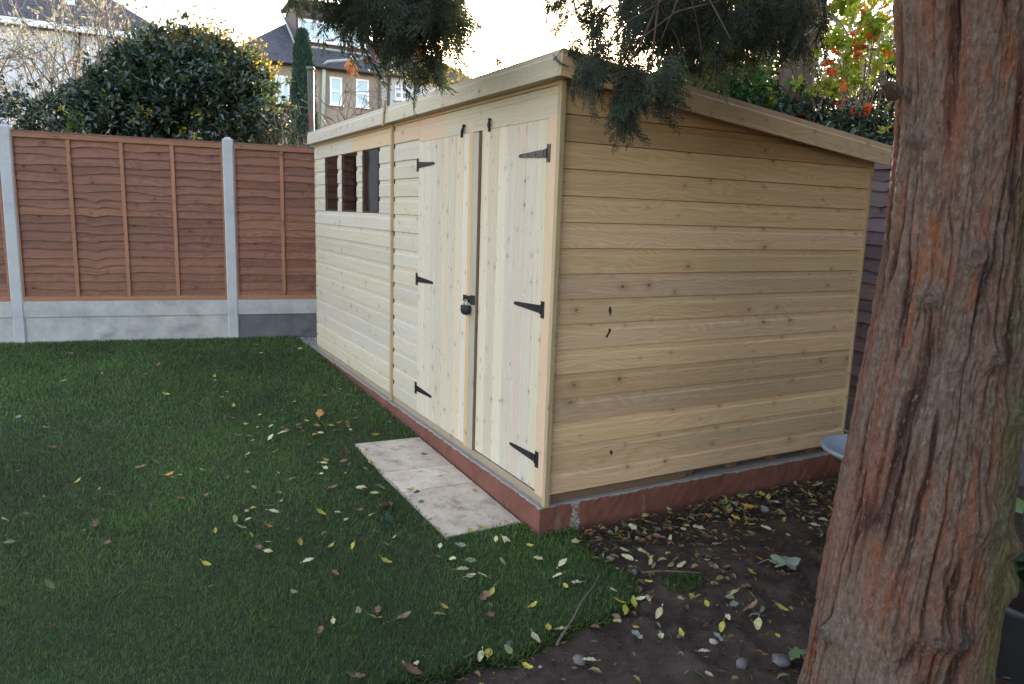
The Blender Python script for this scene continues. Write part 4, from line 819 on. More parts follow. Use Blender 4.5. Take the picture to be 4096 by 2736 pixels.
def shrub(name, label, cat, blobs, n, leafL, leafW, mat, group=None, seed=1, shell=.55, outw=.8, stems=None, tipmat=None, tipn=0):
    R = np.random.default_rng(seed); base = np.array(blobs[0][0], float); base[2] = float(gz(base[0], base[1])) - .05; t = thing(name, label, cat, tuple(base), 0, group)
    wv = np.array([b[1][0] * b[1][1] * b[1][2] for b in blobs]) ** .67; wv /= wv.sum(); P = []; D = []
    # leaves come in rosettes at twig ends
    nr = n // 7; ci = R.choice(len(blobs), nr, p=wv); C = np.array([b[0] for b in blobs])[ci]; Rd = np.array([b[1] for b in blobs])[ci]; d = rdir(nr, R); q = (shell + (1 - shell) * R.random((nr, 1))) * (1 + .17 * np.sin(d[:, :1] * 7 + C[:, :1] * 9) * np.cos(d[:, 2:] * 6 + d[:, 1:2] * 5)) ; P0 = C + d * Rd * q
    P0 = P0[P0[:, 2] > base[2] + .1]; d = d[:len(P0)]; C = C[:len(P0)]; dd = norm(P0 - np.repeat(np.mean([b[0] for b in blobs], 0)[None], len(P0), 0)); nr = len(P0)
    Pm = np.repeat(P0, 7, 0) + R.normal(size=(nr * 7, 3)) * leafL * .22; Dm = norm(np.repeat(dd, 7, 0) * outw + R.normal(size=(nr * 7, 3)) * .75 + np.array([0, 0, .15])); Nn = norm(R.normal(size=(nr * 7, 3)) * .6 + np.array([0, 0, 1]) + np.repeat(dd, 7, 0) * .6)
    V, F = leafcloud(Pm, Dm, Nn, leafL * R.uniform(.6, 1.15, nr * 7), leafW * R.uniform(.7, 1.15, nr * 7)); rr = np.repeat(np.clip(R.beta(2, 2.6, nr), 0, 1), 7); rr = np.clip(rr * .85 + R.random(nr * 7) * .12, 0, 1); rr[np.repeat(R.random(nr) > .985, 7)] = 1
    npmesh('foliage', V - base, F, np.concatenate([rr, rr]), mat, t)
    segs = []; 
    for i in range(stems or 24):
        j = R.integers(len(blobs)); e = np.array(blobs[j][0]) + rdir(1, R)[0] * np.array(blobs[j][1]) * R.uniform(.6, 1.02); s0 = base + np.array([R.normal() * .15, R.normal() * .15, 0]); pts = [s0 * (1 - u) + e * u + R.normal(size=3) * .05 * (0 < u < 1) for u in np.linspace(0, 1, 7)]
        for k in range(6): segs.append((pts[k] - base, pts[k + 1] - base, .022 * (1 - k / 6.5), .022 * (1 - (k + 1) / 6.5)))
    V, F = tubes_np(segs, 5); npmesh('stem', V, F, None, 'twig', t)
    return t, P0, dd, base
def b_(x, y, D, rx, ry, rz):      # blob at pixel and distance
    return (tuple(at_d(x, y, D)), (rx, ry, rz))
bush, P0, dd, base = shrub('evergreen_bush', 'large dark evergreen bush rising behind the left fence', 'bush',
    [b_(740, 430, 10.2, 1.05, 1.0, .95), b_(880, 430, 10.0, .80, .9, .72), b_(590, 430, 10.2, .7, .9, .75), b_(990, 520, 9.8, .48, .8, .60), b_(740, 640, 10, 1.2, 1, .9), b_(480, 510, 10.1, .60, .8, .5), b_(960, 350, 10.1, .35, .6, .40), b_(700, 300, 10.4, .55, .8, .52), b_(860, 310, 10.3, .5, .6, .42), b_(560, 390, 10.2, .55, .8, .5), b_(420, 490, 10.1, .5, .8, .48)], 36000, .088, .036, 'laurel', seed=21, shell=.62, stems=40)
# upright young shoots along the top of the bush, lit through by the sun
R = np.random.default_rng(77); segs = []; Pl = []; Dl = []
for _ in range(420):
    x = R.uniform(440, 1110); ytop = np.interp(x, [440, 560, 640, 750, 900, 1000, 1080, 1130], [390, 260, 185, 160, 185, 240, 330, 440]); p = at_d(x, ytop + R.uniform(20, 110), R.uniform(9.9, 10.6)); L_ = R.uniform(.12, .42); d = norm(np.array([R.normal() * .25, R.normal() * .25, 1])); q = p
    for k in range(4): nq = q + d * L_ / 4; segs.append((q - base, nq - base, .004, .003)); q = nq; Pl += [q] * 3; Dl += list(norm(rdir(3, R) + d * .8))
V, F = leafcloud(np.array(Pl), np.array(Dl), rdir(len(Pl), R), R.uniform(.035, .075, len(Pl)), .024); rr = R.random(len(Pl)); npmesh('young_shoots', V - base, F, np.concatenate([rr, rr]), 'bushtip', bush)
V, F = tubes_np(segs, 3); npmesh('shoot_stem', V, F, None, 'twig', bush)

# a bare magnolia with fat furry buds, and twiggy shrubs under it
def baretree(name, label, cat, loc, trunk_dirs, L, r, depth, seed, mat, budL=0, keep=None, spread=.55, up=.15, shrink=.68, group=None):
    R = np.random.default_rng(seed); loc = np.array(loc, float); t = thing(name, label, cat, tuple(loc), 0, group); segs = []; tips = []
    for d in trunk_dirs: grow((0, 0, 0), d, L, r, depth, R, segs, tips, spread, up, (2, 5), shrink)
    V, F = tubes_np(segs, 5 if r > .02 else 4); npmesh('branches', V, F, None, mat, t)
    if budL:
        P = np.array([a for a, d in tips]); D = np.array([d for a, d in tips]); V, F = leafcloud(np.repeat(P, 2, 0), np.repeat(D, 2, 0) + R.normal(size=(2 * len(P), 3)) * .05, rdir(2 * len(P), R), budL * R.uniform(.7, 1.2, 2 * len(P)), budL * .5, .25)
        npmesh('buds', V, F, R.random(len(F)), 'bud', t)
    return t
p = at_d(230, 520, 10.9); baretree('magnolia', 'bare magnolia with pale furry buds spreading behind the fence at the far left', 'tree', (p[0], p[1], -.0), [(-.35, .1, 1), (.12, 0, 1), (-.1, .2, 1), (.45, .1, .9), (-.7, 0, .8), (-.1, -.1, 1), (-.4, 0, 1.2), (.2, .2, 1), (-.2, 0, 1)], 1.75, .026, 4, 5, 'paletwig', .055, spread=.6, shrink=.66)
p = at_d(60, 500, 11.4); baretree('bare_shrub', 'tangle of bare grey twigs behind the fence at the left edge of the photo', 'shrub', (p[0], p[1], 0), [(-.3, .1, 1), (.3, 0, 1), (0, .2, 1), (.6, 0, .7), (-.6, 0, .7), (.1, -.2, 1)], 1.45, .016, 4, 8, 'twig', 0, spread=.8, up=.05, group='bare twiggy shrubs behind the fence')
p = at_d(420, 480, 10.2); baretree('bare_shrub', 'bare arching twigs in front of the left side of the evergreen bush', 'shrub', (p[0], p[1], .2), [(-.4, .1, 1), (.3, 0, 1), (.7, 0, .8), (-.8, 0, .6)], 1.15, .014, 4, 9, 'twig', .03, spread=.8, up=.05, group='bare twiggy shrubs behind the fence')
p = at_d(1235, 520, 9.4); baretree('bare_shrub', 'grey twiggy shrub between the evergreen bush and the shed roof', 'shrub', (p[0], p[1], .2), [(-.2, .1, 1), (.2, 0, 1), (0, .2, 1)], 1.05, .012, 4, 10, 'twig', 0, spread=.55, up=.15, group='bare twiggy shrubs behind the fence')
p = at_d(1440, 470, 13); baretree('bare_tree', 'gnarled bare tree in front of the pebbledashed house', 'tree', (p[0], p[1], .0), [(-.35, .1, 1), (.25, 0, 1), (.6, 0, .9), (0, .2, 1), (-.8, 0, .8)], 1.7, .034, 4, 12, 'twig', 0, spread=.75, up=.0)
shrub('leafy_shrub', 'dull green leafy shrub under the bare twigs at the far left', 'shrub', [b_(60, 520, 9.6, .8, .8, .55), b_(260, 500, 9.8, .9, .8, .5), b_(420, 440, 9.9, .6, .8, .5)], 5000, .07, .03, 'laurel', seed=4, shell=.3)
# golden dwarf conifer tip, columnar cypress, steel flue post
def cone_tree(name, label, loc, H, Rr, n, mat, seed, leaf=.05, cat='tree', pw=1.0):
    R = np.random.default_rng(seed); loc = np.array(loc, float); t = thing(name, label, cat, tuple(loc)); h = R.random(n) ** .8 * H; a = R.uniform(0, 2 * np.pi, n); rad = Rr * np.clip((1 - h / H), 0, 1) ** pw * (.55 + .5 * np.sqrt(R.random(n))) * (1 + .12 * np.sin(a * 3 + h * 5)) + .01
    P = np.stack([rad * np.cos(a), rad * np.sin(a), h], -1); D = np.stack([np.cos(a) * .35, np.sin(a) * .35, np.ones(n)], -1) + R.normal(size=(n, 3)) * .25
    V, F = leafcloud(P, D, R.normal(size=(n, 3)), leaf * R.uniform(.6, 1.3, n), leaf * .3); rr = np.clip(.5 + .4 * np.sin(a * 4 + h * 9) * R.random(n) + R.normal(size=n) * .15, 0, 1); npmesh('foliage', V, F, np.concatenate([rr, rr]), mat, t)
    mb = MB(); mb.tube([(0, 0, 0), (0, 0, H * .8)], [.04 if H > 2 else .02, .01], 6); mb.build('trunk', 'twig', t); return t
p = at_d(310, 512, 9.4); tp = at_d(310, 455, 9.4); cone_tree('golden_conifer', 'tiny bright golden conifer tip poking above the left fence', (p[0], p[1], float(gz(p[0], p[1]))), tp[2] - float(gz(0, 5.3)), .26, 2600, 'golden', 3, .05, pw=.45)
for (nx, ny, nh, nr, lab) in ((3.1, -4.4, 8, 1.9, 'added unseen conifer shading the gable, nearest the big trunk'), (1.3, -6.4, 8.5, 2.1, 'added unseen conifer behind the camera to the right, shading the gable'), (5.0, -1.9, 7, 1.6, 'added unseen conifer beyond the old fence, shading the gable'), (-1.0, -8.6, 8, 2.0, 'added unseen conifer straight behind the camera, shading the gable')):
    cone_tree('conifer_tree', lab, (nx, ny, -.25), nh, nr, 9000, 'cyp', int(nx * 10) + 40, .34, pw=.6)['group'] = 'added unseen conifers shading the gable'  # conifers added out of view to keep light off the gable
p = at_d(1215, 480, 17); tp = at_d(1218, 128, 17); cone_tree('cypress_tree', 'slim columnar blue green cypress in front of the pebbledashed house', (p[0], p[1], -.03), tp[2] + .03, .36, 14000, 'cypress', 6, .09, pw=.38)
p = at_d(1245, 480, 9.4); tp = at_d(1243, 268, 9.4); zb = .0
po = thing('steel_post', 'rusty green steel post with flat cap behind the far end of the shed', 'post', (p[0], p[1], -.03))
mb = MB(); mb.tube([(0, 0, 0), (0, 0, tp[2])], .037, 16); mb.build('shaft', 'rust', po, smooth=True); mb = MB(); mb.lathe([(0, .035), (.04, .033), (.052, .012), (.052, .0), (.038, .001)], (0, 0, tp[2])); mb.build('cap', 'rust', po)

# ------------------------------------------------------------------ houses beyond the gardens
def wall_poly(name, mat, parent, off, pts, T=.3, axis=1):
    # vertical wall from a face outline (x, z) at plane y, thickness going back
    vs = [np.array(p) - off for p in pts]; n_ = len(vs); bk_ = [v + np.array([0, T, 0]) for v in vs]; mb = MB()
    uv = [(v[0], v[2]) for v in vs]; mb.add(vs + bk_, [list(range(n_)), list(range(n_, 2 * n_))[::-1]] + [[i, n_ + i, n_ + (i + 1) % n_, (i + 1) % n_] for i in range(n_)], [uv, uv[::-1]] + [[(vs[i][0], vs[i][2]), (vs[i][0] + T, vs[i][2]), (vs[(i + 1) % n_][0] + T, vs[(i + 1) % n_][2]), (vs[(i + 1) % n_][0], vs[(i + 1) % n_][2])] for i in range(n_)])
    return mb.build(name, mat, parent)
def uvquad(mb, P):      # a roof plane: u along the first edge, v up the slope; with thickness
    P = [np.array(p, float) for p in P]; e = norm(P[1] - P[0]); nn = norm(np.cross(P[1] - P[0], P[-1] - P[0])); v = np.cross(nn, e)
    uv = [((p - P[0]) @ e, (p - P[0]) @ v) for p in P]; Q = [p - nn * .12 for p in P]; n_ = len(P)
    mb.add(P + Q, [list(range(n_)), list(range(n_, 2 * n_))[::-1]] + [[i, n_ + i, n_ + (i + 1) % n_, (i + 1) % n_][::-1] for i in range(n_)], [uv, uv[::-1]] + [[(0, 0), (0, .1), (.1, .1), (.1, 0)]] * n_)
def hwindow(parent, off, px0, py0, px1, py1, Y, cols, rowsplit=None, panemat='pane', fr=.055):
    a = at_y(px0, py0, Y); b = at_y(px1, py1, Y); x0, x1 = a[0], b[0]; zt, zb = max(a[2], b[2]), min(a[2], b[2]); o = np.array([0, 0, 0]) - off; mb = MB()
    def bx(xa, xb, za, zb_, y0=-.06, y1=.05): mb.box(np.array([xa, Y + y0, za]) + o, np.array([xb, Y + y1, zb_]) + o)
    bx(x0, x0 + fr, zb, zt); bx(x1 - fr, x1, zb, zt); bx(x0 + fr, x1 - fr, zt - fr, zt, -.062); bx(x0 + fr, x1 - fr, zb, zb + fr, -.062); bx(x0 - .04, x1 + .04, zb - .07, zb - .002, -.12)
    for c in range(1, cols): xx = x0 + (x1 - x0) * c / cols; bx(xx - fr * .5, xx + fr * .5, zb + fr, zt - fr, -.058)
    if rowsplit: zz_ = zt - (zt - zb) * rowsplit; bx(x0 + fr, x1 - fr, zz_ - fr * .6, zz_ + fr * .6, -.065)
    wf = mb.build('window', 'upvc', parent); mb = MB(); mb.box(np.array([x0 + .02, Y - .03, zb + .02]) + o, np.array([x1 - .02, Y - .022, zt - .02]) + o); mb.build('pane', panemat, wf); return wf
# pebbledashed terrace house
YA = 26.55; O = np.array([at_y(1100, 240, YA)[0], YA, 0.0]); hA = thing('terraced_house', 'pebbledashed house with dark tiled roof and wide dormer window', 'house', tuple(O))
xl = at_y(925, 250, YA)[0]; xr = at_y(1527, 300, YA)[0]; ze = at_y(1300, 268, YA)[2]
wall_poly('wall', 'pebble', hA, O, [(xl, YA, 0), (xr, YA, 0), (xr, YA, ze), (xl, YA, ze)]); 
mb = MB(); mb.box(np.array([xl, YA + .31, 0]) - O, np.array([xl + .3, YA + 8, ze]) - O); mb.build('side_wall', 'pebble', hA)
rp = .70; rd_ = 4.2; e0 = np.array([xl - .3, YA - .3, ze - .02]); e1 = np.array([xr, YA - .3, ze - .02]); r0_ = np.array([xl - .3 + rd_, YA - .3 + rd_, ze + rp * rd_]); r1_ = np.array([xr, YA - .3 + rd_, ze + rp * rd_]); b0_ = np.array([xl - .3, YA + 8.1, ze - .02]); b1_ = np.array([xr, YA + 8.1, ze - .02])
mb = MB(); uvquad(mb, [e0 - O, e1 - O, r1_ - O, r0_ - O]); uvquad(mb, [b0_ - O, e0 - O, r0_ - O]); uvquad(mb, [b1_ - O, b0_ - O, r0_ - O, r1_ - O]); mb.build('roof', 'tile', hA)
mb = MB(); mb.tube([e0 - O + np.array([0, -.06, -.02]), e1 - O + np.array([0, -.06, -.02])], .06, 8); mb.build('gutter', 'pipe_dark', hA)
YD = YA + .95; a = at_y(1186, 222, YD); b = at_y(1474, 66, YD); dx0, dx1, dz0, dz1 = a[0], b[0], YA * 0 + ze + rp * (YD - YA + .3) - .35, b[2] + .1
mb = MB(); mb.box(np.array([dx0, YD, dz0]) - O, np.array([dx1, YD + 1.9, dz1]) - O); dm = mb.build('dormer', 'tile_brown', hA)
mb = MB(); mb.box(np.array([dx0 - .15, YD - .2, dz1 + .002]) - O, np.array([dx1 + .15, YD + 2.0, dz1 + .12]) - O); mb.build('dormer_roof', 'felt', dm)
hwindow(hA, O, 1192, 72, 1462, 192, YD - .02, 4, None, 'curtain', .10)
mb = MB(); s0 = np.array([dx0 - .04, YD - .06, dz0 + .32]); s1 = s0 + np.array([0, 2.6, 2.6 * rp]); mb.tube([s0 - O, s1 - O], .05, 6); mb.tube([s0 - O, s0 + np.array([dx1 - dx0 + .1, 0, -.02]) - O], .045, 6); mb.build('lead_flashing', 'lead', hA)
hwindow(hA, O, 1318, 306, 1368, 420, YA, 1, .52, 'curtain', .07); hwindow(hA, O, 1423, 315, 1474, 430, YA, 1, .52, 'curtain', .07); hwindow(hA, O, 1100, 300, 1158, 425, YA, 2, None, 'curtain', .07)
def pipe(parent, off, pts, Y, r, mat, name='downpipe'):
    mb = MB(); mb.tube([at_y(x, y, Y) - off for x, y in pts], r, 8); mb.build(name, mat, parent, smooth=True)
pipe(hA, O, [(1460, 195), (1459, 228), (1440, 235), (1310, 246), (1298, 256)], YA - .5, .055, 'lead', 'waste_pipe'); pipe(hA, O, [(1298, 254), (1296, 290), (1290, 520)], YA - .12, .075, 'pipe_green', 'downpipe')
mb = MB(); a = at_y(1403, 286, YA); b = at_y(1417, 299, YA); mb.box(np.array([a[0], YA - .12, b[2]]) - O, np.array([b[0], YA - .001, a[2]]) - O); mb.build('alarm_box', 'upvc', hA)
pipe(hA, O, [(1519, 298), (1517, 520)], YA - .12, .05, 'pipe_dark')
# pale neighbour
YB = 27.1; O = np.array([at_y(1700, 320, YB)[0], YB, 0.0]); hB = thing('terraced_house', 'pale rendered house with dark tiled roof and brick chimney right of the pebbledashed house', 'house', tuple(O))
xl = xr + .004; xr2 = at_y(1890, 320, YB)[0]; zeB = at_y(1600, 303, YB)[2]
wall_poly('wall', 'cream', hB, O, [(xl, YB, 0), (xr2, YB, 0), (xr2, YB, zeB), (xl, YB, zeB)])
e0 = np.array([xl + .01, YB - .3, zeB]); e1 = np.array([xr2 + .3, YB - .3, zeB]); rd_ = 2.4; r0_ = np.array([xl + .01, YB - .3 + rd_, zeB + rp * rd_]); r1_ = np.array([xr2 + .3 - rd_ * .9, YB - .3 + rd_, zeB + rp * rd_]); b0_ = np.array([xl + .01, YB + 5, zeB]); b1_ = np.array([xr2 + .3, YB + 5, zeB])
mb = MB(); uvquad(mb, [e0 - O, e1 - O, r1_ - O, r0_ - O]); uvquad(mb, [e1 - O, b1_ - O, r1_ - O]); uvquad(mb, [b1_ - O, b0_ - O, r0_ - O, r1_ - O]); mb.build('roof', 'tile', hB)
a = at_y(1478, 160, YB + .3); b = at_y(1524, 300, YB + .3); mb = MB(); mb.box(np.array([xl + .015, YB + .35, b[2]]) - O, np.array([xl + .62, YB + 1.6, a[2]]) - O); ch = mb.build('chimney', 'brick', hB)
for q in (.15, .42):
    mb = MB(); mb.lathe([(.0, .0), (.10, .0), (.08, .36), (.06, .36)], tuple(np.array([xl + q, YB + .8, a[2]]) - O), 12); mb.build('chimney_pot', 'brick', ch)
hwindow(hB, O, 1576, 342, 1634, 402, YB, 2, .45, 'pane', .08); pipe(hB, O, [(1556, 300), (1553, 520)], YB - .12, .06, 'pipe_dark')
mb = MB(); mb.tube([e0 - O + np.array([0, -.06, -.02]), e1 - O + np.array([0, -.06, -.02])], .06, 8); mb.build('gutter', 'pipe_dark', hB)
# white house at the left
YC = 24.8; O = np.array([at_y(300, 120, YC)[0], YC, 0.0]); hC = thing('white_house', 'white rendered house with dark hipped roof at the top left of the photo', 'house', tuple(O))
xl = at_y(-500, 60, YC)[0]; xr = at_y(665, 150, YC)[0]; ze = at_y(380, 120, YC)[2]
wall_poly('wall', 'render', hC, O, [(xl, YC, 0), (xr, YC, 0), (xr, YC, ze), (xl, YC, ze)])
rd_ = 4.5; e0 = np.array([xl, YC - .35, ze]); e1 = np.array([xr + .25, YC - .35, ze]); r1_ = np.array([xr + .25 - rd_ * .95, YC - .35 + rd_, ze + .72 * rd_]); r0_ = np.array([xl, YC - .35 + rd_, ze + .72 * rd_]); b1_ = np.array([xr + .25, YC + 9, ze]); b0_ = np.array([xl, YC + 9, ze])
mb = MB(); uvquad(mb, [e0 - O, e1 - O, r1_ - O, r0_ - O]); uvquad(mb, [e1 - O, b1_ - O, r1_ - O]); uvquad(mb, [b1_ - O, b0_ - O, r0_ - O, r1_ - O]); mb.build('roof', 'tile', hC)
mb = MB(); mb.box(e0 - O + np.array([0, -.02, -.18]), e1 - O + np.array([0, .06, -.001])); mb.build('gutter', 'upvc', hC); mb = MB(); mb.box(e0 - O + np.array([0, .065, -.18]), e1 - O + np.array([-.01, .34, -.13])); mb.build('eaves_board', 'pipe_dark', hC)
pipe(hC, O, [(311, 125), (309, 520)], YC - .1, .07, 'pipe_dark'); hwindow(hC, O, 250, -15, 300, 22, YC + .9, 1, None, 'curtain', .08)
for x in range(8, 560, 17):
    pipe(hC, O, [(x, 150), (x - 1, 420)], YC + .012, .022, 'render', 'wall_batten')
# a chimney on a far roof
p = at_y(663, 120, 42); q = at_y(663, 78, 42); fh_ = thing('far_house', 'far house whose roof and chimney show over the evergreen bush', 'house', (p[0], 42, 0))
mb = MB(); mb.box((-4, 0, 0), (4, 6, p[2] - 1.2)); mb.build('wall', 'pebble', fh_)
mb = MB(); h_ = p[2] - 1.2; mb.prism((-4.2, -.3, h_), (1, 0, 0), (0, 1, 0), (0, 0, 1), 8.4, [(0, 0), (3.3, 1.2), (6.6, 0)]); mb.build('roof', 'tile', fh_)
mb = MB(); mb.box((-.28, 2.6, h_ + 1.0), (.28, 3.4, q[2] + .0)); mb.build('chimney', 'brick', fh_)

# ------------------------------------------------------------------ trees and shrubs behind the shed on the right
def trunk_tree(name, label, x0, y0, x1, y1, D, r0, r1, mat, seed, leafblobs=None):
    a = at_d(x0, y0, D); b = at_d(x1, y1, D); base = a + (a - b) * (a[2] + .1) / (b[2] - a[2]); top = b + (b - a) * 1.2; off = base; R = np.random.default_rng(seed)
    t = thing(name, label, 'tree', tuple(base)); nz_, nt_ = 160, 64; u = np.linspace(0, 1, nz_)[:, None]; th_ = np.linspace(0, 2 * np.pi, nt_, endpoint=False)[None]
    C = base[None] * (1 - u) + top[None] * u; L_ = np.linalg.norm(top - base); rr = r0 + (r1 - r0) * u + 0 * th_; rr = rr * (1 + .30 * (fbm(th_ * 3 + 0 * u, u * L_ * 1.1 + 0 * th_, 3, seed) - .5)) + .03 * (fbm(th_ * 12, u * L_ * 3 + 0 * th_, 3, seed + 3) - .5)
    V = np.stack([C[:, 0:1] + rr * np.cos(th_), C[:, 1:2] + rr * np.sin(th_), C[:, 2:3] + 0 * th_], -1).reshape(-1, 3) - off; ix = np.arange(nz_ * nt_).reshape(nz_, nt_)
    Fq = np.stack([ix[:-1], np.roll(ix, -1, 1)[:-1], np.roll(ix, -1, 1)[1:], ix[1:]], -1).reshape(-1, 4); npmesh('trunk', V, Fq, None, mat, t, True)
    segs = []; tips = []
    for k in range(5): grow(top * .9 + base * .1 - off + np.array([0, 0, -.3 * k]), rdir(1, R)[0] * .8 + np.array([0, 0, .6]), 1.4, r1 * .5, 3, R, segs, tips, .6, .1)
    V, F = tubes_np(segs, 4); npmesh('branches', V, F, None, mat, t); return t
trunk_tree('thick_trunk_tree', 'thick brown trunk with peeling bark standing behind the shed roof', 3175, 440, 3195, 60, 8.0, .17, .13, 'bark2', 1)
trunk_tree('pale_tree', 'slim pale grey trunk just right of the peeling brown trunk behind the shed', 3205, 430, 3275, 0, 8.3, .085, .075, 'bark3', 2)
p0 = at_d(3230, 385, 7.9); mb = MB(); mb.tube([p0, at_d(3290, 405, 7.8), at_d(3350, 412, 7.75), at_d(3420, 395, 7.7), at_d(3470, 350, 7.7)], [.035, .03, .026, .018, .008], 8)
lo = mb.build('branch', 'bark2', bpy.data.objects.get('thick_trunk_tree')); pb = lo.parent.location; lo.location = (-pb[0], -pb[1], -pb[2])
G_ = 'evergreen shrubs behind the shed'
shrub('laurel_shrub', 'dark laurel shrub showing over the middle of the sloping shed roof', 'shrub', [b_(2800, 420, 8.2, .6, .6, .55), b_(2960, 460, 8.2, .6, .6, .5)], 7000, .085, .034, 'greenleaf', G_, 31, .4, tipmat=None)
shrub('laurel_shrub', 'broad laurel shrub low along the lower half of the shed roof', 'shrub', [b_(3120, 520, 7.8, .5, .5, .40), b_(3290, 560, 7.6, .5, .5, .36), b_(3440, 600, 7.4, .4, .4, .34), b_(3330, 700, 7.6, .8, .5, .6)], 8000, .080, .032, 'laurel', G_, 32, .4)
shrub('green_tree', 'mid green leafy tree behind the hanging conifer sprays', 'tree', [b_(2780, 130, 10.5, 1.0, .9, .75), b_(3000, 220, 10, .85, .8, .7), b_(2860, 330, 9.6, .9, .8, .5), b_(3080, 60, 10, .7, .8, .7)], 9000, .075, .036, 'greenleaf', None, 33, .15)
shrub('yellow_leaved_tree', 'tree with bright yellow green autumn leaves beside the big conifer trunk', 'tree', [b_(3380, 40, 7.8, .45, .4, .35), b_(3500, 110, 7.6, .35, .4, .35), b_(3330, 170, 7.6, .30, .4, .22), b_(3480, 260, 7.7, .25, .4, .25), b_(3170, 40, 8.6, .3, .3, .3), b_(3100, 330, 8.8, .35, .3, .3), b_(3060, 400, 7.9, .3, .3, .15), b_(3300, 330, 7.6, .3, .3, .15)], 1700, .085, .040, 'yellowleaf', None, 34, .1, stems=20)
shrub('red_leaved_shrub', 'sparse shrub with red and orange autumn leaves behind the shed', 'shrub', [b_(3335, 280, 7.3, .12, .2, .09), b_(3280, 60, 7.6, .12, .2, .12), b_(3400, 350, 7.3, .14, .2, .08), b_(3440, 430, 7.3, .14, .2, .1), b_(3500, 30, 7.4, .14, .2, .1), b_(3530, 220, 7.4, .10, .1, .08), b_(3250, 455, 7.6, .2, .2, .06), b_(3420, 180, 7.4, .3, .2, .2)], 210, .060, .030, 'redleaf', None, 35, .1, stems=12)
shrub('blue_green_conifer', 'soft blue green conifer between the shed roof and the big trunk', 'shrub', [b_(3530, 480, 8.4, .38, .3, .5), b_(3560, 330, 8.6, .25, .3, .4), b_(3490, 590, 8.2, .4, .4, .35)], 9000, .045, .010, 'cypress', None, 36, .15)
# thicket of dry upright stems
R = np.random.default_rng(9); segs = []; base = at_d(3350, 560, 9.3); base[2] = -.05
for _ in range(620):
    x = R.uniform(2980, 3620); D = R.uniform(8.4, 10.0); p = at_d(x, 620, D); p[2] = 0; H = R.uniform(2.6, 4.6); d = norm(np.array([R.normal() * .10, R.normal() * .1, 1])); q = p
    for k in range(8): nq = q + norm(d + R.normal(size=3) * .11) * H / 8; segs.append((q - base, nq - base, .011 * (1 - k / 9), .011 * (1 - (k + 1) / 9))); q = nq
V, F = tubes_np(segs, 4); t = tag(npmesh('dry_stems', V, F, None, 'drystem'), 'thicket of dry pale upright stems behind the shed', 'dry stems', kind='stuff'); t.location = tuple(base)
# dark trees farther back that close the view under the conifer
shrub('far_tree', 'dark green tree far behind the shed at the right', 'tree', [b_(3350, 300, 14, 1.6, 1.2, 1.1), b_(3150, 420, 14, 1.8, 1.2, 1.0), b_(3560, 200, 14, 1.2, 1.2, 1.2), b_(2850, 470, 14, 1.5, 1.2, .7)], 6500, .11, .05, 'greenleaf', None, 37, .1)
shrub('bare_topped_tree', 'low leafless looking shrub beyond the front slope of the shed roof', 'shrub', [b_(1720, 300, 17, .9, .6, .35), b_(1850, 280, 18, .4, .5, .35), b_(1990, 240, 18, .12, .2, .35)], 1500, .08, .03, 'bushtip', None, 38, .1)

# ------------------------------------------------------------------ bird bath and potted plant half hidden by the trunk
p = at_d(3500, 1797, 3.9); zb = float(gz(p[0], p[1])) - .03; bb = thing('bird_bath', 'shallow blue grey bird bath bowl half hidden behind the conifer trunk', 'bird bath', (p[0], p[1], zb)); H = p[2] - zb
mb = MB(); mb.lathe([(0, H - .035), (.10, H - .034), (.19, H - .018), (.222, H - .002), (.238, H + .004), (.25, H - .002), (.245, H - .014), (.17, H - .055), (.06, H - .075), (0, H - .075)], (0, 0, 0), 48); mb.build('bowl', 'zinc', bb, smooth=True)
mb = MB(); mb.lathe([(.0, H - .076), (.055, H - .076), (.04, H - .15), (.05, .08), (.11, .04), (.12, 0), (0, 0)], (0, 0, 0), 32); mb.build('pedestal', 'zinc', bb, smooth=True)
p = at_d(4165, 2250, 3.15); zb = float(gz(p[0], p[1])) - .03; pt = thing('plant_pot', 'dark plastic plant pot at the right edge of the photo', 'plant pot', (p[0], p[1], zb))
mb = MB(); mb.lathe([(0, .0), (.135, 0), (.165, .27), (.178, .272), (.180, .30), (.168, .302), (.160, .28), (.155, .26), (0, .26)], (0, 0, 0), 40); mb.build('pot_body', 'pot', pt, smooth=True); mb = MB(); mb.lathe([(0, .268), (.154, .264)], (0, 0, 0), 24); mb.build('compost', 'soil', pt)
R = np.random.default_rng(4); pl = thing('potted_plant', 'green plant with broad oval leaves in the dark pot behind the trunk', 'plant', (p[0], p[1], zb + .27)); n = 46; a = R.uniform(0, 2 * np.pi, n); segs = []; P = []; D = []
for i in range(n):
    d = norm(np.array([math.cos(a[i]) * R.uniform(.3, .9), math.sin(a[i]) * R.uniform(.3, .9), 1.0])); L_ = R.uniform(.1, .42); e = d * L_; segs.append((np.zeros(3), e, .004, .003)); P.append(e); D.append(norm(np.array([d[0], d[1], .05]) * 1.0))
V, F = leafcloud(np.array(P), np.array(D), np.tile([[0, 0, 1.0]], (n, 1)) + R.normal(size=(n, 3)) * .3, R.uniform(.10, .17, n), R.uniform(.07, .10, n)); rr = R.random(n); npmesh('leaves', V, F, np.concatenate([rr, rr]), 'greenleaf', pl); V, F = tubes_np(segs, 5); npmesh('stalks', V, F, None, 'greenleaf', pl)

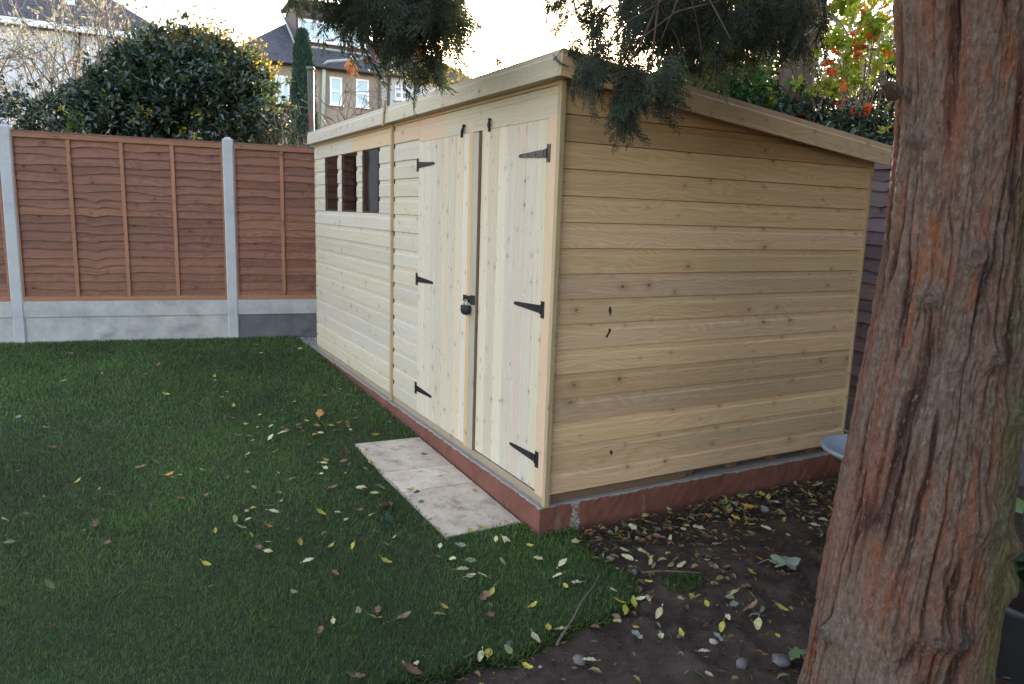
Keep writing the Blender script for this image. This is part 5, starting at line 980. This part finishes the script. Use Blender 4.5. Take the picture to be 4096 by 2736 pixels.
# ------------------------------------------------------------------ fallen leaves: each one an object
def leafcol(name, a, b, c=None):
    n = NT(name); o = n.coord(); inf = n.add('ObjectInfo'); r = inf.outputs['Random']; c_ = n.mix(r, a, b)
    if c: c_ = n.mix(n.ramp(n.noise(o, 55, 3, .6), [(.55, 0), (.62, .8)]), c_, c)
    n.bump(n.noise(o, 120, 2, .5), .3, .002); return n.fin(c_, .6, .3)
LM = {'pale': leafcol('pale_leaf', (0.42, 0.38, 0.19), (0.56, 0.52, 0.33), (0.36, 0.28, 0.10)), 'yellow': leafcol('yellow_leaf', (0.36, 0.31, 0.05), (0.48, 0.38, 0.07), (0.22, 0.15, 0.05)),
      'brown': leafcol('brown_leaf', (0.15, 0.085, 0.05), (0.27, 0.16, 0.10), (0.10, 0.05, 0.03)), 'green': leafcol('green_leaf', (0.09, 0.14, 0.06), (0.17, 0.22, 0.09)), 'orange': leafcol('orange_leaf', (0.42, 0.17, 0.035), (0.50, 0.26, 0.06), (0.25, 0.09, 0.03)), 'grey': leafcol('grey_green_leaf', (0.15, 0.18, 0.13), (0.22, 0.25, 0.19))}
def leafmesh(kind, L, ratio, curl, seed, mat):
    R = np.random.default_rng(seed); n_ = 15; vs = []
    for i in range(n_):
        t = i / (n_ - 1); x = (t - .5) * L
        if kind == 'oval': w_ = L * ratio * .5 * (math.sin(math.pi * t ** .85) ** .75 if 0 < t < 1 else 0)
        else: w_ = L * ratio * .5 * (math.sin(math.pi * t) ** .5 if 0 < t < 1 else 0) * (.62 + .42 * abs(math.cos(t * math.pi * 3.1)))
        w_ = max(w_, .0012); zc_ = curl * L * ((2 * t - 1) ** 2) * .45 + R.normal() * .0006; tw_ = R.normal() * .002
        for s_ in (-1, -.5, 0, .5, 1): vs.append((x + (.12 * L * abs(s_) if kind == 'lobed' else 0) * R.uniform(.6, 1), w_ * s_, zc_ + abs(s_) ** 1.6 * w_ * .55 * (curl + .15) + tw_ * s_ + .004 + R.normal() * .0005))
    fs = [[i * 5 + j, (i + 1) * 5 + j, (i + 1) * 5 + j + 1, i * 5 + j + 1] for i in range(n_ - 1) for j in range(4)]
    b_0 = len(vs); e = vs[2]; vs += [(e[0], -.0006, e[2]), (e[0], .0006, e[2]), (e[0] - L * .28, .0014 + R.normal() * .003, e[2] + .002), (e[0] - L * .28, .0004, e[2] + .002)]; fs.append([b_0, b_0 + 1, b_0 + 2, b_0 + 3])
    me = bpy.data.meshes.new('fallen_leaf'); me.from_pydata(vs, [], fs); me.polygons.foreach_set('use_smooth', [True] * len(fs)); me.materials.append(LM[mat]); me.update(); return me
LMesh = {}
for mt in LM:
    for q in range(4):
        if mt in ('brown', 'orange') and q < 2: LMesh[mt, q] = leafmesh('lobed', .062, .62, random.uniform(.1, .35), hash(mt[0]) % 97 + q, mt)
        else: LMesh[mt, q] = leafmesh('oval', .056, random.uniform(.42, .58), random.uniform(-.25, .4), ord(mt[0]) + q, mt)
onpave = lambda x, y: -.47 < x < -.035 and .13 < y < 1.55
placed = []
def put_leaf(x, y, mt, sc=1.0, label=None, group=None, q=None, flat=False):
    reg = 'paving' if onpave(x, y) else ('lawn' if inpoly(np.array([x]), np.array([y]), LAWN)[0] else 'soil')
    z = float(gz(x, y)) + {'paving': .004, 'lawn': .018, 'soil': .006}[reg]
    o = bpy.data.objects.new('fallen_leaf', LMesh[mt, random.randrange(4) if q is None else q]); COL.objects.link(o); o.location = (x, y, z)
    tl = 0.06 if (flat or reg == 'paving') else .30; o.rotation_euler = (random.gauss(0, tl), random.gauss(0, tl), random.uniform(0, 6.3)); o.scale = (sc,) * 3
    where = {'paving': 'lying on the pale paving slabs', 'lawn': 'lying on the green lawn', 'soil': 'lying on the bare brown soil'}[reg]
    nm = {'pale': 'small pale creamy', 'yellow': 'small yellow', 'brown': 'small brown', 'green': 'small green', 'orange': 'small orange', 'grey': 'small grey green'}[mt]
    tag(o, label or f'{nm} fallen leaf {where}', 'leaf', group or f'{nm} fallen leaves {where}'); placed.append((x, y)); return o
c5_ = lambda x, y: (800 + x / 1.2685, 1500 + y / 1.2685); cs_ = lambda x, y: (2000 + x / 1.876, 1900 + y / 1.876); ck_ = lambda x, y: (2650 + x / 2.676, 2150 + y / 2.676)
hand = [(c5_, 'pale', [(820, 588, 1.15), (378, 710, 1), (740, 752, .8), (236, 708, .8), (552, 960, 1), (803, 1213, 1.1), (677, 1272, .7), (1335, 1005, 1.1), (1375, 1040, .9), (1433, 1035, .8), (1280, 950, .9), (1530, 965, .9), (1502, 848, .9), (1550, 855, .9), (1218, 885, .8), (60, 1092, .6), (765, 292, .6), (415, 280, .6), (520, 297, .5), (467, 540, .7), (617, 515, .5), (885, 615, .9), (1098, 1485, .8), (1425, 1435, .9), (628, 820, .8), (448, 800, .7), (227, 262, .8), (293, 277, .7), (303, 215, .7), (1220, 637, .45), (1175, 730, .45), (10, 498, .8), (963, 250, .7), (1245, 830, .9), (165, 230, .6), (440, 118, .6)]),
        (c5_, 'yellow', [(615, 720, 1.1), (350, 685, 1), (947, 970, 1.1), (885, 1258, 1.1), (893, 322, 1.1), (845, 382, .8), (1195, 940, .9), (1465, 1415, 1), (170, 170, .9), (385, 405, .8), (1480, 1128, .9), (1395, 590, .9), (950, 543, .8), (78, 812, .6), (205, 657, .7), (665, 890, .8), (505, 873, 1.0), (1240, 1200, .7), (540, 243, .8), (133, 97, .8), (1425, 775, .9), (1205, 805, .8), (410, 658, .6)]),
        (c5_, 'brown', [(800, 705, .8), (740, 395, .9), (1027, 1258, 1), (1480, 1250, .9), (1060, 1520, 1.2), (800, 160, .9), (322, 130, .6), (190, 322, .8), (300, 900, 1), (790, 1560, 1), (145, 540, .9), (900, 1225, .8), (610, 1320, .7), (1445, 1140, .9), (240, 512, .7), (560, 365, .8), (1210, 1240, .9), (1370, 1040, .8)]),
        (c5_, 'green', [(1370, 960, 1.0), (920, 585, .9), (275, 585, .9), (480, 1128, .8), (1470, 1190, .8)]), (c5_, 'grey', [(1320, 885, 1), (943, 877, .9), (838, 492, .6), (1365, 1455, 1), (1340, 1060, .7)]),
        (cs_, 'pale', [(470, 685, 1.1), (575, 835, .9), (285, 655, 1), (1075, 585, 1.2), (955, 627, 1.1), (1130, 655, .8), (1365, 680, 1.2), (880, 1110, 1.0), (1190, 1048, 1), (1350, 935, .9), (1210, 1220, .9), (1535, 1335, .9), (670, 1400, .9), (1490, 405, 1.2), (1275, 490, .9), (1755, 893, 1.05), (1935, 1130, 1), (1710, 1075, .9), (265, 1265, 1.1), (470, 1170, 1.2), (45, 515, 1), (880, 710, .8), (1820, 552, .7), (1620, 525, .9), (1055, 940, .8), (1110, 935, .8), (560, 522, .8), (1995, 405, 1), (2065, 210, .8), (995, 400, 1)]),
        (cs_, 'yellow', [(240, 1025, 1), (495, 870, .7), (1260, 593, .7), (1000, 975, 1.1), (940, 1020, .9), (890, 985, 1.0), (1440, 920, .9), (1555, 985, .8), (1010, 1165, .9), (1510, 435, 1.1), (1885, 750, 1.1), (2115, 1015, 1.0), (1665, 1150, .8), (360, 1190, 1.0), (210, 1460, .9), (1135, 625, .8), (230, 565, .9), (1090, 360, .9), (1880, 385, .9), (1360, 1200, .8), (1115, 815, .7), (2080, 1210, .6), (1280, 300, .9), (1815, 180, .8)]),
        (cs_, 'green', [(1265, 1215, .9), (1355, 1220, .8), (930, 380, 1.1), (1390, 350, .9), (1850, 460, .9), (60, 1340, .9), (1500, 245, 1), (2190, 900, 1), (1480, 1500, 1)]), (cs_, 'grey', [(1885, 915, 1.2), (1910, 1060, 1.1), (1030, 1215, 1.1), (1640, 1230, .9), (1985, 283, 1.3), (820, 640, .8), (1760, 990, 1.1), (1000, 700, .8)]),
        (cs_, 'brown', [(1880, 1020, 1.2), (820, 680, .9), (1680, 735, 1.1), (2120, 760, 1.3), (1600, 700, .9), (1340, 310, 1), (1720, 290, 1.1), (1060, 820, .8), (870, 1070, .8)]), (cs_, 'orange', [(1850, 250, 1.2), (1940, 640, .8), (1560, 320, .8)])]
for fn, mt, L_ in hand:
    for (x, y, sc) in L_:
        p = at_g(*fn(x, y)); put_leaf(p[0], p[1], mt, sc)
for (fn, x, y, mt, sc, lab, q) in ((cs_, 1790, 615, 'orange', 1.2, 'bright orange curled leaf on the soil next to the big lobed green leaf', 3), (cs_, 1850, 860, 'brown', 1.35, 'pale tan oak leaf with pointed lobes on the bare soil', 0), (c5_, 940, 695, 'brown', 1.9, 'large pinkish brown lobed leaf on the lawn left of the paving', 1), (c5_, 675, 590, 'brown', 1.2, 'curled reddish brown leaf on the lawn left of the large lobed leaf', 3), (c5_, 610, 220, 'orange', 1.6, 'large rusty orange leaf on the lawn near the far end of the paving', 0), (cs_, 2235, 1355, 'green', 2.2, 'big rounded blue green leaf on the soil at the foot of the conifer trunk', 3), (c5_, 700, 292, 'brown', 1.2, 'pinkish tan leaf on the lawn above the far corner of the paving', 2)):
    p = at_g(*fn(x, y)); o = put_leaf(p[0], p[1], mt, sc, lab, 'distinct larger fallen leaves', q)
# the big lobed green leaf with its long stalk
p = at_g(*cs_(2140, 670)); n_ = 60; mb = MB(); vs = [(0, 0, .014)]
for i in range(n_):
    a = 2 * math.pi * i / n_; r = .058 * (1 + .16 * math.cos(5 * a) + .05 * math.cos(15 * a)) * (1 - .42 * math.exp(-((a - math.pi) / .22) ** 2)); vs.append((r * math.cos(a), r * math.sin(a), .010 + .012 * math.sin(3 * a + 1)))
mb.add(vs, [[0, i + 1, (i + 1) % n_ + 1] for i in range(n_)]); mb.tube([(-.03, 0, .012), (-.08, .008, .02), (-.125, .0, .006)], .0016, 6); o = mb.build('fallen_leaf', LM['grey'], smooth=True); o.location = (p[0], p[1], float(gz(p[0], p[1])) + .004); o.rotation_euler = (.1, -.1, -.55); o.scale = (1.0,) * 3
tag(o, 'large grey green lobed leaf with a long stalk on the bare soil', 'leaf')
R = random.Random(12)
def scatter(n, fx, types, scl):
    k = 0; tries = 0
    while k < n and tries < n * 60:
        tries += 1; x, y = fx()
        rel = np.array([x, y, float(gz(x, y))]) - CAM; fz = rel @ CF; sx = (rel @ CR) / fz * FPX + 2048; sy = 1368 - (rel @ CU) / fz * FPX
        if not (0 < sx < 3420 and 1340 < sy < 2730): continue
        if x > -.04 and y > -.03: continue
        if any((x - a) ** 2 + (y - b) ** 2 < .0016 for a, b in placed): continue
        put_leaf(x, y, R.choice(types), R.uniform(*scl) * R.choice([.7, 1, 1, 1.2])); k += 1
LT = ['pale'] * 6 + ['yellow'] * 4 + ['brown'] * 4 + ['grey'] + ['green'] + ['orange']
scatter(22, lambda: (R.gauss(-.55, .28), R.gauss(1.95, .35)), LT, (.6, 1.0))
scatter(66, lambda: (R.uniform(-3.2, -.1), R.uniform(.2, 4.8)), LT, (.55, .95))
scatter(22, lambda: (R.uniform(-2.8, .1), R.uniform(-.75, 1.2)), LT, (.6, 1.0))
LS = ['pale'] * 3 + ['yellow'] * 4 + ['brown'] * 6 + ['grey'] * 3 + ['green'] * 2 + ['orange']
scatter(40, lambda: (R.uniform(.25, 2.3), -.08 - abs(R.gauss(0, .22))), LS, (.7, 1.1))
nleft = 298 - len(placed)
if nleft > 0: scatter(nleft, lambda: (R.uniform(.1, 2.2), R.uniform(-1.1, -.1)), LS, (.6, 1.0))
# litter nobody could count: scraps, brown conifer needles and crumbs
n = 5200; R2 = np.random.default_rng(15); x = R2.uniform(-1.2, 2.9, n); y = np.where(R2.random(n) < .45, -.05 - np.abs(R2.normal(size=n)) * .22, R2.uniform(-1.9, -.03, n)); k = ~inpoly(x, y, LAWN); x, y = x[k], y[k]; n = len(x)
P = np.stack([x, y, gz(x, y) + R2.uniform(-.004, .012, n)], -1); D = R2.normal(size=(n, 3)) * np.array([1, 1, .22]); V, F = leafcloud(P, D, np.tile([[0, 0, 1.0]], (n, 1)) + R2.normal(size=(n, 3)) * .3, R2.uniform(.010, .034, n), R2.uniform(.0018, .014, n) * (R2.random(n) ** 1.2)); rr = R2.random(n)
nl = 640; lx = np.where(R2.random(nl) < .6, R2.uniform(.15, 2.6, nl), R2.uniform(-.9, 2.2, nl)); ly = np.where(R2.random(nl) < .6, -.06 - np.abs(R2.normal(size=nl)) * .25, R2.uniform(-1.5, -.05, nl)); k = ~inpoly(lx, ly, LAWN); lx, ly = lx[k], ly[k]; nl = len(lx)
P2 = np.stack([lx, ly, gz(lx, ly) + R2.uniform(-.004, .010, nl)], -1); D2 = R2.normal(size=(nl, 3)) * np.array([1, 1, .25]); V2, F2 = leafcloud(P2, D2, np.tile([[0, 0, 1.0]], (nl, 1)) + R2.normal(size=(nl, 3)) * .45, R2.uniform(.025, .055, nl), R2.uniform(.010, .024, nl), .3); r2 = R2.random(nl)
M['litter2'] = leafmat('small_fallen_leaves', [(0.10, 0.055, 0.03), (0.19, 0.11, 0.05), (0.26, 0.20, 0.06), (0.14, 0.15, 0.08), (0.34, 0.32, 0.20)], .1, .7, .3)
tag(npmesh('small_leaves', V2, F2, np.concatenate([r2, r2]), 'litter2'), 'dense small fallen leaves heaped along the side of the red base', 'fallen leaves', kind='stuff')
M['litter'] = leafmat('leaf_litter', [(0.06, 0.035, 0.022), (0.13, 0.06, 0.03), (0.22, 0.10, 0.045), (0.17, 0.13, 0.09), (0.12, 0.12, 0.06), (0.26, 0.22, 0.13)], .1, .8, .2)
tag(npmesh('leaf_litter', V, F, np.concatenate([rr, rr]), 'litter'), 'fine brown leaf litter and needles over the bare soil', 'leaf litter', kind='stuff')
n = 900; x = R2.uniform(-3, .1, n); y = R2.uniform(-1.0, 3.5, n); k = inpoly(x, y, LAWN); x, y = x[k], y[k]; n = len(x); P = np.stack([x, y, gz(x, y) + .02], -1); D = R2.normal(size=(n, 3)) * np.array([1, 1, .2]); V, F = leafcloud(P, D, np.tile([[0, 0, 1.0]], (n, 1)) + R2.normal(size=(n, 3)) * .4, R2.uniform(.010, .035, n), R2.uniform(.002, .007, n)); rr = R2.random(n)
tag(npmesh('lawn_litter', V, F, np.concatenate([rr, rr]), 'litter'), 'tiny brown scraps scattered through the grass', 'leaf litter', kind='stuff')
pebbles('soil_crumbs', [(random.uniform(-1, 2.8), random.choice([random.uniform(-1.8, -.1), -.08 - abs(random.gauss(0, .12))])) for _ in range(5000)], .002, .010, 'soil', 'small crumbs and stones in the bare soil', 'soil crumbs', zo=-.018)
def rock(px, py, s_, mat, label, seed):
    random.seed(seed); p = at_g(px, py); o = pebbles('stone', [(p[0], p[1])], s_, s_, mat, label, 'stone', kind=None, zo=-.012); o['group'] = 'loose stones on the soil'
for a in ((cs_(600, 1370), .030, 'stone', 'rounded brown clod like stone near the bottom edge of the soil', 1), (cs_(2115, 1385), .040, 'stone', 'flat brown stone beside the foot of the conifer trunk', 2), (cs_(1815, 1400), .030, 'stone', 'blue grey angular stone on the soil near the conifer trunk', 3), (cs_(75, 1265), .026, 'stone', 'pale stone at the edge of the lawn', 4), (cs_(1610, 1235), .020, 'gravel', 'small pale stone in the middle of the soil', 5), (cs_(305, 1420), .009, 'gravel', 'tiny white pebble at the bottom of the soil', 6), (cs_(1010, 720), .026, 'stone', 'grey stone just right of the lawn edge', 7)): rock(a[0][0], a[0][1], *a[1:])
random.seed(99)
a = at_g(*cs_(425, 1300)); b = at_g(*cs_(745, 800)); mb = MB(); pts = [a * (1 - t) + b * t + np.array([.004 * math.sin(t * 9), 0, .016 + .02 * t + .005 * math.sin(t * 14)]) for t in np.linspace(0, 1, 10)]; mb.tube(pts, [.0055 - .004 * t for t in np.linspace(0, 1, 10)], 6)
tag(mb.build('fallen_twig', 'twig'), 'long bare twig lying across the edge of the lawn', 'twig')
a = at_g(*cs_(1060, 750)); b = at_g(*cs_(1500, 745)); mb = MB(); mb.tube([a * (1 - t) + b * t + np.array([0, .012 * math.sin(t * 4), .012]) for t in np.linspace(0, 1, 8)], [.004 - .0028 * t for t in np.linspace(0, 1, 8)], 6); tag(mb.build('fallen_twig', 'twig'), 'thin twig lying flat on the soil beside the grass tuft', 'twig')
p = at_g(*c5_(1005, 772)); q = at_g(*c5_(770, 770)); o = place_sprays(np.array([p + np.array([0, 0, .028])] * 2), np.array([q - p + np.array([0, 0, -.0]), q - p + np.array([0.02, 0.02, 0])]), [.55, .45], SPR, 'fallen_sprig', None, p, 'cypress', np.random.default_rng(3)); o.location = tuple(p); o.scale = (1, 1, .35)
tag(o, 'blue green conifer sprig lying on the lawn left of the paving', 'sprig')
